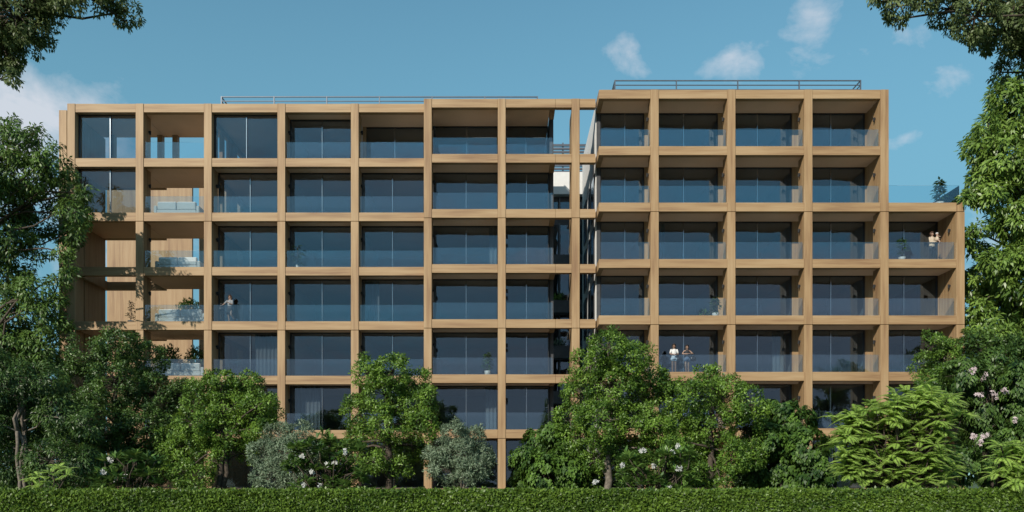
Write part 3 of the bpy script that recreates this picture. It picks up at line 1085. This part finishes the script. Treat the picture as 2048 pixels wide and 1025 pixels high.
Dn = np.concatenate([np.tile([0, -1.0, 0.15], (n1, 1)), np.tile([0, -0.1, 1.0], (n2, 1))])
Nn = len(P)
ax = unit(0.5 * Dn + 0.8 * randdir(Nn) + np.array([0, 0, 0.05]))
up = unit(Dn + 0.55 * randdir(Nn))
sz = rng.uniform(0.7, 1.25, Nn)
# stray shoots above the clipped top
ns = 2600
shx = np.repeat(rng.uniform(HX0, HX1, ns // 13), 13) + rng.normal(0, 0.035, ns)
shy = np.repeat(rng.uniform(HY0, HY1, ns // 13), 13) + rng.normal(0, 0.03, ns)
shz = HZ + rng.uniform(0, 1, ns) * np.repeat(rng.uniform(0.03, 0.13, ns // 13), 13)
P = np.concatenate([P, np.stack([shx, shy, shz], 1)])
ax = np.concatenate([ax, unit(randdir(ns) + np.array([0, 0, 0.6]))])
up = np.concatenate([up, unit(randdir(ns) + np.array([0, -0.5, 0.5]))])
Nn = len(P)
sz = rng.uniform(0.7, 1.25, Nn)
V = leaf_quads(P, ax, up, 0.105 * sz, 0.06 * sz, 0.2, 0.45)
cl = 0.5 + 0.16 * np.sin(P[:, 0] * 1.3 + 2 * np.sin(P[:, 2] * 3)) * np.sin(P[:, 0] * 0.41)
quads_object('foliage', V - np.array([0, 26.5, 0]), 'leaf_hedge', hedge, cl + rng.normal(0, 0.2, Nn))
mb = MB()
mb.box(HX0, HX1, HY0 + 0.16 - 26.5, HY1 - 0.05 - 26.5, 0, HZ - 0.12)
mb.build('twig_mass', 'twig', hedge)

# low ground cover between the hedge and the plinth
n = 900
P = np.stack([rng.uniform(X(-40, 36), X(2100, 36), n), rng.uniform(27.8, 46.5, n), rng.uniform(0.1, 0.75, n)], 1)
V, T = make_leaves(P, np.tile([0, 0, 1.0], (n, 1)), 0.35, 26, 0.22, 0.07, 'rosette')
gc = quads_object('ground_cover', V, 'leaf_ivy', None, T)
gc['kind'] = 'stuff'

# ------------------------------------------------------------------ furniture, pots, people
def floor_z(k):
    return zc(k) + 0.236


def sofa(px, k, dy, label, w=2.4):
    y = DL + dy
    x = X(px, y)
    root = empty('sofa', (x, y, floor_z(k)), label, 'sofa', 'pale sofas on the open loggias')
    h = w / 2
    a = MB(); a.box(-h, h, -0.4, 0.45, 0.10, 0.36, 0.03); a.build('base', 'fabric', root)
    for s in (-1, 1):
        a = MB(); a.box(s * h * 0.5 - h * 0.49 + 0.01, s * h * 0.5 + h * 0.49 - 0.01, -0.40, -0.16, 0.365, 0.86, 0.05); a.build('back_cushion', 'fabric', root)
        a = MB(); a.box(s * h * 0.5 - h * 0.45, s * h * 0.5 + h * 0.45, -0.155, 0.44, 0.365, 0.50, 0.04); a.build('seat_cushion', 'fabric', root)
        a = MB(); a.box(min(s * (h + 0.005), s * (h + 0.2)), max(s * (h + 0.005), s * (h + 0.2)), -0.4, 0.45, 0.10, 0.62, 0.04); a.build('armrest', 'fabric', root)
        for q in (-0.3, 0.35):
            a = MB(); a.box(s * (h - 0.1) - 0.03, s * (h - 0.1) + 0.03, q - 0.03, q + 0.03, 0, 0.1); a.build('leg', 'frame', root)
    return root


sofa(358, 4, 0.95, 'white two seat sofa on the second highest open loggia')
sofa(360, 3, 1.3, 'white two seat sofa in sun, one loggia above the leafy green shrub')
sofa(365, 2, 0.95, 'pale sofa behind glass in front of the leafy green shrub', 2.7)
sofa(365, 1, 0.95, 'pale sofa on the lowest visible loggia, just above the garden trees', 2.5)


def potted(px, D, dy, z, label, pot_r, pot_h, height, spread, kind='slim', mat='leaf_pot', n=40, leaf=(0.22, 0.1), pot_shape=0.8):
    y = D + dy
    x = X(px, y)
    root = empty('potted_plant', (x, y, z), label, 'potted plant')
    mb = MB()
    mb.loft([(0, 0, 0.0, pot_r * pot_shape, pot_r * pot_shape), (0, 0, pot_h * 0.5, pot_r * (0.5 + pot_shape / 2), pot_r * (0.5 + pot_shape / 2)),
             (0, 0, pot_h, pot_r, pot_r), (0, 0, pot_h + 0.001, pot_r * 0.86, pot_r * 0.86), (0, 0, pot_h * 0.85, pot_r * 0.84, pot_r * 0.84)], 18)
    mb.build('pot', 'pot', root, True)
    mb = MB()
    mb.loft([(0, 0, pot_h * 0.86, pot_r * 0.82, pot_r * 0.82), (0, 0, pot_h * 0.90, pot_r * 0.8, pot_r * 0.8)], 14)
    mb.build('soil', 'soil', root)
    st = MB()
    if kind == 'slim':
        pts = [(0.02 * math.sin(3 * t), 0, pot_h * 0.85 + (height - pot_h) * t) for t in np.linspace(0, 0.95, 7)]
        st.tube(pts, [0.016 - 0.01 * t for t in np.linspace(0, 1, 7)], 6)
        t = rng.uniform(0.12, 1.0, n)
        a = rng.uniform(0, 6.28, n)
        B = np.stack([0 * t, 0 * t, pot_h + (height - pot_h) * t - 0.05], 1)
        d = np.stack([np.cos(a), np.sin(a), rng.uniform(-0.1, 0.9, n)], 1)
        B = B + unit(d) * (spread * rng.uniform(0.1, 0.8, n) * np.sin(math.pi * (0.2 + 0.7 * t)))[:, None]
        for q in range(0, n, 2):
            st.tube([(0, 0, B[q][2] - 0.08), tuple(B[q])], 0.006, 4)
        ax = unit(d + np.array([0, 0, -0.5]) + 0.4 * randdir(n))
    else:
        B = randdir(n) * np.array([spread, spread, (height - pot_h) * 0.5]) * rng.uniform(0.4, 1, (n, 1)) + np.array([0, 0, (height + pot_h) / 2])
        ax = unit(B - np.array([0, 0, pot_h]) + 0.4 * randdir(n))
        for q in range(0, n, max(1, n // 30)):
            st.tube([(0, 0, pot_h * 0.85), tuple(B[q] * np.array([.5, .5, .8])), tuple(B[q])], 0.008, 4)
    up = unit(np.array([0, -0.2, 1.0]) + 0.5 * randdir(n))
    sz = rng.uniform(0.75, 1.2, n)
    V = leaf_quads(B, ax, up, leaf[0] * sz, leaf[1] * sz, 0.15, 0.45)
    quads_object('foliage', V, mat, root, rng.normal(0.5, 0.25, n))
    st.build('stem', 'bark', root)
    return root


potted(595, DL, 0.75, floor_z(3), 'thin dark leaved plant in a slim white vase on a left block balcony', 0.10, 0.32, 1.55, 0.42, n=60, leaf=(0.36, 0.09))
potted(975, DM, 0.5, floor_z(1), 'slim green plant in a white pot on the middle balcony above the silvery shrub', 0.19, 0.30, 1.45, 0.30, n=100, leaf=(0.24, 0.13))
potted(1431, DR, 0.6, floor_z(2), 'green plant in a white pot one floor above the two women', 0.20, 0.28, 1.18, 0.28, n=90, leaf=(0.24, 0.12))
potted(1408, DR, 1.5, floor_z(2), 'small low dark plant left of the green plant, one floor above the two women', 0.14, 0.2, 0.6, 0.3, 'bush', n=40, leaf=(0.22, 0.09))
potted(1804, DR, 0.45, floor_z(3), 'green plant in a squat white pot on the balcony with the man', 0.20, 0.24, 1.32, 0.36, n=95, leaf=(0.26, 0.15))
potted(1879, DR, 0.55, TOPX - 0.02, 'tall dark leaved plant in a white pot on the roof terrace', 0.25, 0.2, 1.55, 0.36, n=210, leaf=(0.27, 0.13))
potted(262, DL, 1.3, floor_z(2), 'dark bushy plant in a white pot in the leftmost double height loggia', 0.2, 0.3, 1.55, 0.34, n=110, leaf=(0.18, 0.07))
potted(378, DL, 1.9, floor_z(2), 'big bright green leafy shrub in a planter behind the loggia sofa', 0.35, 0.5, 1.75, 0.75, 'bush', 'leaf', 700, (0.16, 0.08))
potted(335, DL, 2.4, floor_z(1), 'dark leafy shrub left of another on the lowest visible loggia', 0.35, 0.5, 2.3, 0.85, 'bush', 'leaf_deep', 800, (0.18, 0.08))
potted(392, DL, 2.4, floor_z(1), 'dark leafy shrub nearest the loggia column on the lowest visible loggia', 0.35, 0.5, 2.2, 0.7, 'bush', 'leaf_deep', 700, (0.18, 0.08))
potted(1118, DW, -0.2, zc(3) - 0.34, 'leafy plant on the upper balcony deep in the slot between the blocks', 0.2, 0.35, 1.25, 0.45, 'bush', 'leaf', 160, (0.2, 0.09))
potted(1120, DW, -0.2, zc(2) - 0.34, 'grey leaved plant on the lower balcony deep in the slot between the blocks', 0.2, 0.35, 1.25, 0.5, 'bush', 'leaf_grey', 160, (0.2, 0.07))


# people -------------------------------------------------------------------------
def skin_body(name, chains, mat, parent):
    """chains: list of [(x, y, z, r), ...]; first vertex of a later chain may repeat an earlier one"""
    vs, es, rs, ix = [], [], [], {}
    for ch in chains:
        prev = None
        for (x, y, z, r) in ch:
            key = (round(x, 3), round(y, 3), round(z, 3))
            if key not in ix:
                ix[key] = len(vs)
                vs.append((x, y, z))
                rs.append(r)
            i = ix[key]
            if prev is not None and prev != i:
                es.append((prev, i))
            prev = i
    me = bpy.data.meshes.new(name)
    me.from_pydata(vs, es, [])
    o = bpy.data.objects.new(name, me)
    C.objects.link(o)
    md = o.modifiers.new('skin', 'SKIN')
    md.use_smooth_shade = True
    for i, sv in enumerate(me.skin_vertices[0].data):
        r = rs[i] if hasattr(rs[i], '__len__') else (rs[i], rs[i])
        sv.radius = r
        sv.use_root = (i == 0)
    sb = o.modifiers.new('sub', 'SUBSURF')
    sb.levels = sb.render_levels = 1
    dg = bpy.context.evaluated_depsgraph_get()
    ev = o.evaluated_get(dg)
    m2 = bpy.data.meshes.new_from_object(ev)
    bpy.data.objects.remove(o)
    m2.materials.clear()
    m2.materials.append(M[mat])
    for p in m2.polygons:
        p.use_smooth = True
    b2 = bpy.data.objects.new(name, m2)
    C.objects.link(b2)
    b2.parent = parent
    return b2


def person(label, loc, rotz, H, arms, legs, skin, hair, hairlen, top, bottom, parts, head_turn=0.0, group=None):
    """arms/legs: dict side -> joint list (x, y, z) for elbow, wrist, palm dir / knee, ankle; units for a 1.70 m body facing -y"""
    root = empty('person', loc, label, 'person', group)
    root.rotation_euler = (0, 0, rotz)
    k = H / 1.70
    ch = [[(0, 0, 0.93, (0.145, 0.105)), (0, 0, 1.07, (0.118, 0.09)), (0, 0, 1.22, (0.132, 0.098)), (0, 0, 1.36, (0.125, 0.085)),
           (0, 0.01, 1.44, 0.052), (0, 0.0, 1.50, 0.05), (0, -0.012, 1.555, (0.066, 0.078)), (0, -0.012, 1.62, (0.077, 0.096)), (0, -0.005, 1.68, (0.055, 0.065))],
          [(0, -0.012, 1.585, 0.07), (0, -0.108, 1.588, 0.012)]]
    ch[0].insert(7, (0, -0.012, 1.585, (0.072, 0.09)))
    for s in (-1, 1):
        el, wr, pd = [Vector(q) for q in arms[s]]
        sh = Vector((s * 0.165, 0.0, 1.385))
        pd = pd.normalized()
        palm = wr + pd * 0.07
        ch.append([(0, 0, 1.36, (0.125, 0.085)), (*sh, 0.052), (*((sh + el) / 2), 0.043), (*el, 0.036), (*((el + wr) / 2), 0.034), (*wr, 0.024), (*palm, (0.036, 0.018))])
        lat = pd.cross(Vector((0, 0, 1)))
        if lat.length < 0.2:
            lat = Vector((1, 0, 0))
        lat.normalize()
        curl = Vector((0, 0, -1)) if abs(pd.z) < 0.7 else Vector((0, -1, 0))
        for j, (w_, l_) in enumerate(((-0.027, 0.060), (-0.009, 0.072), (0.009, 0.068), (0.026, 0.052))):
            f0 = palm + lat * w_ + pd * 0.018
            f1 = f0 + pd * l_ * 0.5 + curl * l_ * 0.12
            f2 = f1 + pd * l_ * 0.36 + curl * l_ * 0.34
            ch.append([(*palm, (0.036, 0.018)), (*f0, 0.0095), (*f1, 0.0085), (*f2, 0.0075)])
        t0 = wr + pd * 0.035 - lat * 0.035 * s
        ch.append([(*palm, (0.036, 0.018)), (*(t0 + pd * 0.01), 0.011), (*(t0 + pd * 0.045 - lat * 0.018 * s), 0.009)])
        kn, an = [Vector(q) for q in legs[s]]
        hip = Vector((s * 0.085, 0.0, 0.87))
        toe = an + Vector((s * 0.015, -0.155, -0.045))
        ch.append([(0, 0, 0.93, (0.145, 0.105)), (*hip, 0.088), (*(hip * 0.5 + kn * 0.5), 0.074), (*kn, 0.06), (*(kn * 0.6 + an * 0.4 + Vector((0, 0.018, 0))), 0.062),
                   (*an, 0.042), (*(an * 0.45 + toe * 0.55), 0.036), (*toe, 0.028)])
    body = skin_body('body', ch, skin, root)
    # face
    for s in (-1, 1):
        e = MB(); e.loft([(s * 0.03, -0.098, 1.612 - 0.008, 0.004, 0.003), (s * 0.03, -0.100, 1.612, 0.013, 0.007), (s * 0.03, -0.098, 1.62, 0.004, 0.003)], 8)
        e.build('eye', 'eye', root)
        e = MB(); e.loft([(s * 0.077, 0.0, 1.575, 0.006, 0.01), (s * 0.083, 0.0, 1.60, 0.012, 0.02), (s * 0.08, 0.0, 1.625, 0.007, 0.014)], 8)
        e.build('ear', skin, root, True)
    e = MB(); e.loft([(0, -0.094, 1.549, 0.012, 0.004), (0, -0.096, 1.554, 0.022, 0.007), (0, -0.094, 1.56, 0.012, 0.004)], 8)
    e.build('mouth', 'lip', root)
    # hair cap with a face opening
    bm = bmesh.new()
    bmesh.ops.create_uvsphere(bm, u_segments=20, v_segments=14, radius=1)
    for v in bm.verts:
        v.co.x *= 0.106
        v.co.y *= 0.118
        v.co.z *= 0.126
        v.co += Vector((0, 0.012, 1.622))
        if v.co.z < 1.60 and v.co.y > -0.03:
            v.co.z = 1.60 - (1.60 - v.co.z) * (1 + hairlen * 9)
            v.co.y = max(v.co.y, 0.0)
            v.co.x *= 1.0 + min(0.35, hairlen)
    kill = [f for f in bm.faces if f.calc_center_median().y < -0.035 and f.calc_center_median().z < 1.672]
    bmesh.ops.delete(bm, geom=kill, context='FACES')
    bmesh.ops.solidify(bm, geom=bm.faces[:], thickness=-0.012)
    hm = MB(); bm.verts.index_update()
    hm.add([v.co[:] for v in bm.verts], [[v.index for v in f.verts] for f in bm.faces]); bm.free()
    hm.build('hair', hair, root, True)
    # clothes
    for (nm, mat, rings) in parts:
        c_ = MB(); c_.loft(rings, 18); c_.build(nm, mat, root, True)
    for s in (-1, 1):
        el, wr, _ = [Vector(q) for q in arms[s]]
        sh = Vector((s * 0.15, 0.0, 1.40))
        if top[1] > 0:
            e = MB()
            pts, rad = [sh], [0.068]
            if top[1] <= 1:
                pts += [sh + (el - sh) * top[1] * 0.5, sh + (el - sh) * top[1]]; rad += [0.062, 0.058]
            else:
                pts += [(sh + el) / 2, el, (el + wr) / 2, wr]; rad += [0.058, 0.052, 0.046, 0.038]
            e.tube(pts, rad, 12); e.build('sleeve', top[0], root, True)
        kn, an = [Vector(q) for q in legs[s]]
        hip = Vector((s * 0.088, 0.0, 0.90))
        if bottom[1] > 0:
            e = MB()
            if bottom[1] <= 1:
                e.tube([hip, hip + (kn - hip) * bottom[1]], [0.112, 0.10], 12)
            else:
                e.tube([hip, (hip + kn) / 2, kn, kn * 0.5 + an * 0.5 + Vector((0, 0.012, 0)), an + Vector((0, 0, 0.02))], [0.112, 0.094, 0.075, 0.07, 0.06], 12)
            e.build('trouser_leg' if bottom[1] > 1 else 'shorts_leg', bottom[0], root, True)
        e = MB()
        toe = an + Vector((s * 0.015, -0.165, -0.05))
        e.tube([an + Vector((0, 0.05, -0.035)), an + Vector((0, -0.02, -0.03)), an * 0.4 + toe * 0.6, toe], [0.042, 0.05, 0.044, 0.03], 10)
        e.build('shoe', 'leather', root, True)
    root.scale = (k, k, k)
    return root


def handbag(loc, label, w=0.32, h=0.24, rot=0.0):
    root = empty('handbag', loc, label, 'handbag')
    root.rotation_euler = (0, 0, rot)
    a = MB(); a.loft([(0, 0, -h, w * 0.5, 0.07), (0, 0, -h * 0.4, w * 0.47, 0.065), (0, 0, 0, w * 0.36, 0.025)], 16); a.build('pouch', 'leather', root, True)
    a = MB(); a.tube([(-w * 0.28, 0, -0.02), (-w * 0.2, 0, 0.16), (0, 0, 0.22), (w * 0.2, 0, 0.16), (w * 0.28, 0, -0.02)], 0.011, 6); a.build('handle', 'leather', root, True)
    return root


stand = {-1: [(-0.09, -0.01, 0.48), (-0.09, 0.02, 0.085)], 1: [(0.09, -0.01, 0.48), (0.10, 0.02, 0.085)]}
torso = [(0, 0, 0.98, 0.158, 0.118), (0, 0, 1.08, 0.138, 0.108), (0, 0, 1.22, 0.150, 0.115), (0, 0, 1.36, 0.168, 0.108), (0, 0.005, 1.43, 0.10, 0.075)]
# woman on the left block balcony, one knee bent, reaching left with a bag
yy = DL + 0.60
w1 = person('person in pale grey top and black skirt, alone on a balcony, one knee bent',
            (X(460, yy), yy, floor_z(2)), math.radians(-12), 1.70,
            {-1: [(-0.30, -0.12, 1.20), (-0.40, -0.20, 1.10), (-0.8, -0.3, -0.3)], 1: [(0.22, -0.08, 1.13), (0.06, -0.22, 1.22), (-0.8, -0.3, 0.3)]},
            {-1: [(-0.07, -0.05, 0.48), (-0.06, 0.02, 0.085)], 1: [(0.16, -0.16, 0.52), (0.20, 0.16, 0.27)]},
            'skin_pale', 'hair_brown', 0.18, ('cloth_grey', 1.0), ('cloth_black', 0),
            [('shirt', 'cloth_grey', torso), ('skirt', 'cloth_black', [(0, 0, 0.56, 0.235, 0.19), (0, 0, 0.78, 0.20, 0.155), (0, 0, 0.97, 0.162, 0.122), (0, 0, 1.06, 0.142, 0.112)])])
handbag((X(460, yy) - 0.46, yy - 0.12, floor_z(2) + 1.0 * 1.0), 'soft black bag held out by the woman in the black skirt', 0.34, 0.26, 0.3)
# two women at the right block balustrade
yy = DR + 0.62
person('person in white short sleeved top and light shorts beside a woman in black',
       (X(1348, yy), yy, floor_z(1)), math.radians(4), 1.72,
       {-1: [(-0.25, -0.05, 1.13), (-0.05, -0.24, 1.10), (0.9, -0.2, 0.05)], 1: [(0.25, -0.05, 1.13), (0.05, -0.25, 1.07), (-0.9, -0.2, 0.05)]},
       stand, 'skin', 'hair', 0.16, ('cloth_white', 0.85), ('cloth_light_denim', 0.42),
       [('shirt', 'cloth_white', torso), ('shorts', 'cloth_light_denim', [(0, 0, 0.80, 0.165, 0.13), (0, 0, 0.92, 0.168, 0.128), (0, 0, 1.04, 0.145, 0.112)])],
       group=None)
handbag((X(1348, yy) + 0.30, yy - 0.10, floor_z(1) + 0.97), 'dark grey shoulder bag at the side of the woman in white', 0.3, 0.2, 0.4)
person('person in black sleeveless top and dark denim shorts beside a woman in white',
       (X(1374, yy + 0.05), yy + 0.05, floor_z(1)), math.radians(10), 1.66,
       {-1: [(-0.36, -0.12, 1.17), (-0.06, -0.30, 1.16), (0.9, -0.1, 0.1)], 1: [(0.36, -0.10, 1.19), (0.07, -0.30, 1.17), (-0.9, -0.1, 0.1)]},
       {-1: [(-0.13, -0.10, 0.48), (-0.02, 0.05, 0.085)], 1: [(0.09, -0.01, 0.48), (0.11, 0.03, 0.085)]},
       'skin_pale', 'hair', 0.2, ('cloth_black', 0), ('cloth_denim', 0.45),
       [('shirt', 'cloth_black', torso), ('shorts', 'cloth_denim', [(0, 0, 0.80, 0.165, 0.13), (0, 0, 0.92, 0.168, 0.128), (0, 0, 1.04, 0.145, 0.112)])])
handbag((X(1374, yy) + 0.36, yy - 0.02, floor_z(1) + 1.03), 'black bag hanging from the arm of the woman in black', 0.34, 0.3, 0.2)
# man with a child on the right wing balcony
yy = DR + 0.66
mx = X(1864, yy)
person('person with short dark hair in a cream jumper and black trousers, carrying a small child',
       (mx, yy, floor_z(3)), math.radians(14), 1.76,
       {-1: [(-0.22, -0.10, 1.12), (0.06, -0.26, 1.10), (0.9, -0.2, 0.1)], 1: [(0.25, -0.10, 1.14), (0.16, -0.30, 1.24), (-0.7, -0.2, 0.5)]},
       {-1: [(-0.09, -0.02, 0.48), (-0.09, 0.02, 0.085)], 1: [(0.12, 0.01, 0.48), (0.17, 0.05, 0.085)]},
       'skin_pale', 'hair_brown', 0.02, ('cloth_cream', 2), ('cloth_black', 2),
       [('jumper', 'cloth_cream', [(0, 0, 0.86, 0.178, 0.135), (0, 0, 0.98, 0.172, 0.132), (0, 0, 1.10, 0.160, 0.125), (0, 0, 1.24, 0.170, 0.128), (0, 0, 1.37, 0.180, 0.118), (0, 0.005, 1.45, 0.095, 0.075)]),
        ('trousers', 'cloth_black', [(0, 0, 0.80, 0.168, 0.13), (0, 0, 0.92, 0.166, 0.126), (0, 0, 0.99, 0.160, 0.12)])])
cx, cy, cz = mx + 0.17, yy - 0.27, floor_z(3) + 1.24
ch_ = empty('person', (cx, cy, cz), 'small child in pale cap and tan clothes held in the arms of the man', 'child')
ch_.rotation_euler = (0, math.radians(14), math.radians(70))
skin_body('body', [[(0, 0, 0.0, (0.085, 0.08)), (0, 0, 0.13, (0.088, 0.08)), (0, 0, 0.23, (0.07, 0.06)), (0, 0, 0.285, 0.04), (0, -0.01, 0.335, 0.066), (0, -0.01, 0.39, 0.076), (0, 0, 0.44, 0.052)],
                   [(0, 0, 0.23, (0.07, 0.06)), (-0.1, -0.02, 0.21, 0.03), (-0.15, -0.10, 0.14, 0.024), (-0.13, -0.18, 0.13, 0.019)],
                   [(0, 0, 0.23, (0.07, 0.06)), (0.1, -0.02, 0.21, 0.03), (0.15, -0.10, 0.14, 0.024), (0.13, -0.18, 0.13, 0.019)],
                   [(0, 0, 0.0, (0.085, 0.08)), (-0.06, -0.03, -0.04, 0.05), (-0.10, -0.12, -0.16, 0.04), (-0.09, -0.08, -0.30, 0.03)],
                   [(0, 0, 0.0, (0.085, 0.08)), (0.06, -0.03, -0.04, 0.05), (0.10, -0.12, -0.16, 0.04), (0.09, -0.08, -0.30, 0.03)]], 'skin_pale', ch_)
e = MB(); e.loft([(0, 0, -0.06, 0.10, 0.095), (0, 0, 0.06, 0.106, 0.098), (0, 0, 0.18, 0.095, 0.08), (0, 0, 0.26, 0.05, 0.045)], 16); e.build('romper', 'cloth_cream', ch_, True)
e = MB(); e.loft([(0, 0.0, 0.395, 0.088, 0.09), (0, 0.0, 0.44, 0.075, 0.077), (0, 0.0, 0.475, 0.03, 0.03)], 16); e.build('cap', 'cloth_white', ch_, True)


# ------------------------------------------------------------------ light, sky, camera
sd = Vector((0.95, 1.5, -1.0)).normalized()      # direction the sunlight travels
ts = -sd
elev = math.asin(ts.z)
azim = math.atan2(ts.x, ts.y)                    # clockwise from +Y
L = bpy.data.lights.new('sun', 'SUN')
L.energy = 3.9
L.angle = math.radians(0.53)
L.color = (1.0, 0.92, 0.80)
lo = bpy.data.objects.new('sun', L)
lo.rotation_euler = sd.to_track_quat('-Z', 'Y').to_euler()
lo.location = (0, 0, 60)
C.objects.link(lo)

w = bpy.data.worlds.new('World')
bpy.context.scene.world = w
w.use_nodes = True
nt = w.node_tree
nt.nodes.clear()
out = nt.nodes.new('ShaderNodeOutputWorld')
bg = nt.nodes.new('ShaderNodeBackground')
bg.inputs['Strength'].default_value = 0.106
sky = nt.nodes.new('ShaderNodeTexSky')
sky.sky_type = 'NISHITA'
sky.sun_disc = False
sky.sun_elevation = elev
sky.sun_rotation = azim
sky.air_density = 1.0
sky.dust_density = 0.15
sky.ozone_density = 1.0
tc = nt.nodes.new('ShaderNodeTexCoord')
hue = nt.nodes.new('ShaderNodeMix')
hue.data_type = 'RGBA'
hue.blend_type = 'MULTIPLY'
hue.inputs[0].default_value = 1.0
hue.inputs[7].default_value = (0.72, 1.10, 0.98, 1)
nt.links.new(sky.outputs[0], hue.inputs[6])
# clouds: fractal noise on the sky directions, gathered round a few banks
sep = nt.nodes.new('ShaderNodeSeparateXYZ')
nt.links.new(tc.outputs['Generated'], sep.inputs[0])


def mth(op, a, b=None, c=None):
    n = nt.nodes.new('ShaderNodeMath')
    n.operation = op
    for i, v in enumerate((a, b, c)):
        if v is None:
            continue
        if isinstance(v, (int, float)):
            n.inputs[i].default_value = v
        else:
            nt.links.new(v, n.inputs[i])
    return n.outputs[0]


az = mth('ARCTAN2', sep.outputs[0], sep.outputs[1])
el = mth('ARCSINE', sep.outputs[2])


def bank(px, py, sx, sy, amp):
    a0 = math.atan2(px - VX, F)
    e0 = math.atan2(VY - py, math.hypot(F, px - VX))
    u = mth('MULTIPLY', mth('SUBTRACT', az, a0), F / sx)
    v = mth('MULTIPLY', mth('SUBTRACT', el, e0), F / sy)
    q = mth('ADD', mth('MULTIPLY', u, u), mth('MULTIPLY', v, v))
    return mth('MULTIPLY', mth('POWER', 2.718, mth('MULTIPLY', q, -1.0)), amp)


tot = None
for bk in ((50, 200, 125, 65, 0.80), (60, 300, 260, 120, 0.34), (1625, 35, 95, 50, 0.78), (1258, 118, 46, 42, 0.60),
           (1463, 128, 58, 36, 0.52), (1890, 145, 60, 30, 0.30), (1800, 282, 60, 20, 0.62), (-90, 400, 330, 160, 0.3),
           (1300, 150, 120, 16, 0.2), (1990, 540, 160, 120, 0.4)):
    bo = bank(*bk)
    tot = bo if tot is None else mth('ADD', tot, bo)
nz = nt.nodes.new('ShaderNodeTexNoise')
nz.inputs['Scale'].default_value = 12.0
nz.inputs['Detail'].default_value = 9
nz.inputs['Roughness'].default_value = 0.58
nz.inputs['Distortion'].default_value = 0.25
mp = nt.nodes.new('ShaderNodeMapping')
mp.inputs['Scale'].default_value = (1, 1, 1.5)
nt.links.new(tc.outputs['Generated'], mp.inputs['Vector'])
nt.links.new(mp.outputs[0], nz.inputs['Vector'])
# low grey cloud over the half of the sky behind the viewer
nb = nt.nodes.new('ShaderNodeTexNoise')
nb.inputs['Scale'].default_value = 2.6
nb.inputs['Detail'].default_value = 6
mp2 = nt.nodes.new('ShaderNodeMapping')
mp2.inputs['Scale'].default_value = (1, 1, 4.5)
nt.links.new(tc.outputs['Generated'], mp2.inputs['Vector'])
nt.links.new(mp2.outputs[0], nb.inputs['Vector'])
behind = mth('MULTIPLY', mth('SUBTRACT', 0.0, sep.outputs[1]), 2.0)
n_ = nt.nodes.new('ShaderNodeClamp')
nt.links.new(behind, n_.inputs[0])
lowb = nt.nodes.new('ShaderNodeMapRange')
lowb.inputs[1].default_value = 0.42
lowb.inputs[2].default_value = 0.02
nt.links.new(sep.outputs[2], lowb.inputs[0])
bfac = mth('MULTIPLY', mth('MULTIPLY', n_.outputs[0], lowb.outputs[0]), 0.62)
den = mth('ADD', mth('ADD', mth('MULTIPLY', nz.outputs['Fac'], 2.0), tot), -1.31)
mr = nt.nodes.new('ShaderNodeMapRange')
mr.inputs[1].default_value = 0.0
mr.inputs[2].default_value = 0.58
mr.inputs[3].default_value = 0.0
mr.inputs[4].default_value = 0.8
nt.links.new(den, mr.inputs[0])
den2 = mth('MULTIPLY', mth('ADD', mth('ADD', nb.outputs['Fac'], bfac), -0.62), 3.0)
c2 = nt.nodes.new('ShaderNodeClamp')
nt.links.new(den2, c2.inputs[0])
c2o = mth('MULTIPLY', mth('MULTIPLY', c2.outputs[0], n_.outputs[0]), 0.75)
mix1 = nt.nodes.new('ShaderNodeMix')
mix1.data_type = 'RGBA'
mix1.inputs[7].default_value = (4.9, 5.0, 5.4, 1)
nt.links.new(mr.outputs[0], mix1.inputs[0])
hz = nt.nodes.new('ShaderNodeMapRange')
hz.inputs[1].default_value = 0.56
hz.inputs[2].default_value = 0.22
hz.inputs[3].default_value = 0.0
hz.inputs[4].default_value = 0.85
nt.links.new(el, hz.inputs[0])
mixh = nt.nodes.new('ShaderNodeMix')
mixh.data_type = 'RGBA'
mixh.inputs[7].default_value = (1.05, 2.45, 3.3, 1)
nt.links.new(hz.outputs[0], mixh.inputs[0])
nt.links.new(hue.outputs[2], mixh.inputs[6])
nt.links.new(mixh.outputs[2], mix1.inputs[6])
mix2 = nt.nodes.new('ShaderNodeMix')
mix2.data_type = 'RGBA'
mix2.inputs[7].default_value = (2.5, 2.55, 3.05, 1)
nt.links.new(c2o, mix2.inputs[0])
nt.links.new(mix1.outputs[2], mix2.inputs[6])
nt.links.new(mix2.outputs[2], bg.inputs['Color'])
nt.links.new(bg.outputs[0], out.inputs['Surface'])

cam = bpy.data.cameras.new('camera')
cam.sensor_width = 36
cam.lens = 36 * F / 2048
cam.shift_x = (1024 - VX) / 2048
cam.shift_y = (VY - 512.5) / 2048
cam.clip_end = 4000
cam.clip_start = 0.2
co = bpy.data.objects.new('camera', cam)
co.location = (0, 0, EYE)
co.rotation_euler = (math.pi / 2, 0, 0)
C.objects.link(co)
sc = bpy.context.scene
sc.camera = co
sc.view_settings.view_transform = 'Standard'
sc.view_settings.look = 'None'
sc.view_settings.exposure = 0.5
sc.view_settings.gamma = 1.0
sc.cycles.max_bounces = 10
sc.cycles.transparent_max_bounces = 24
sc.cycles.use_denoising = True
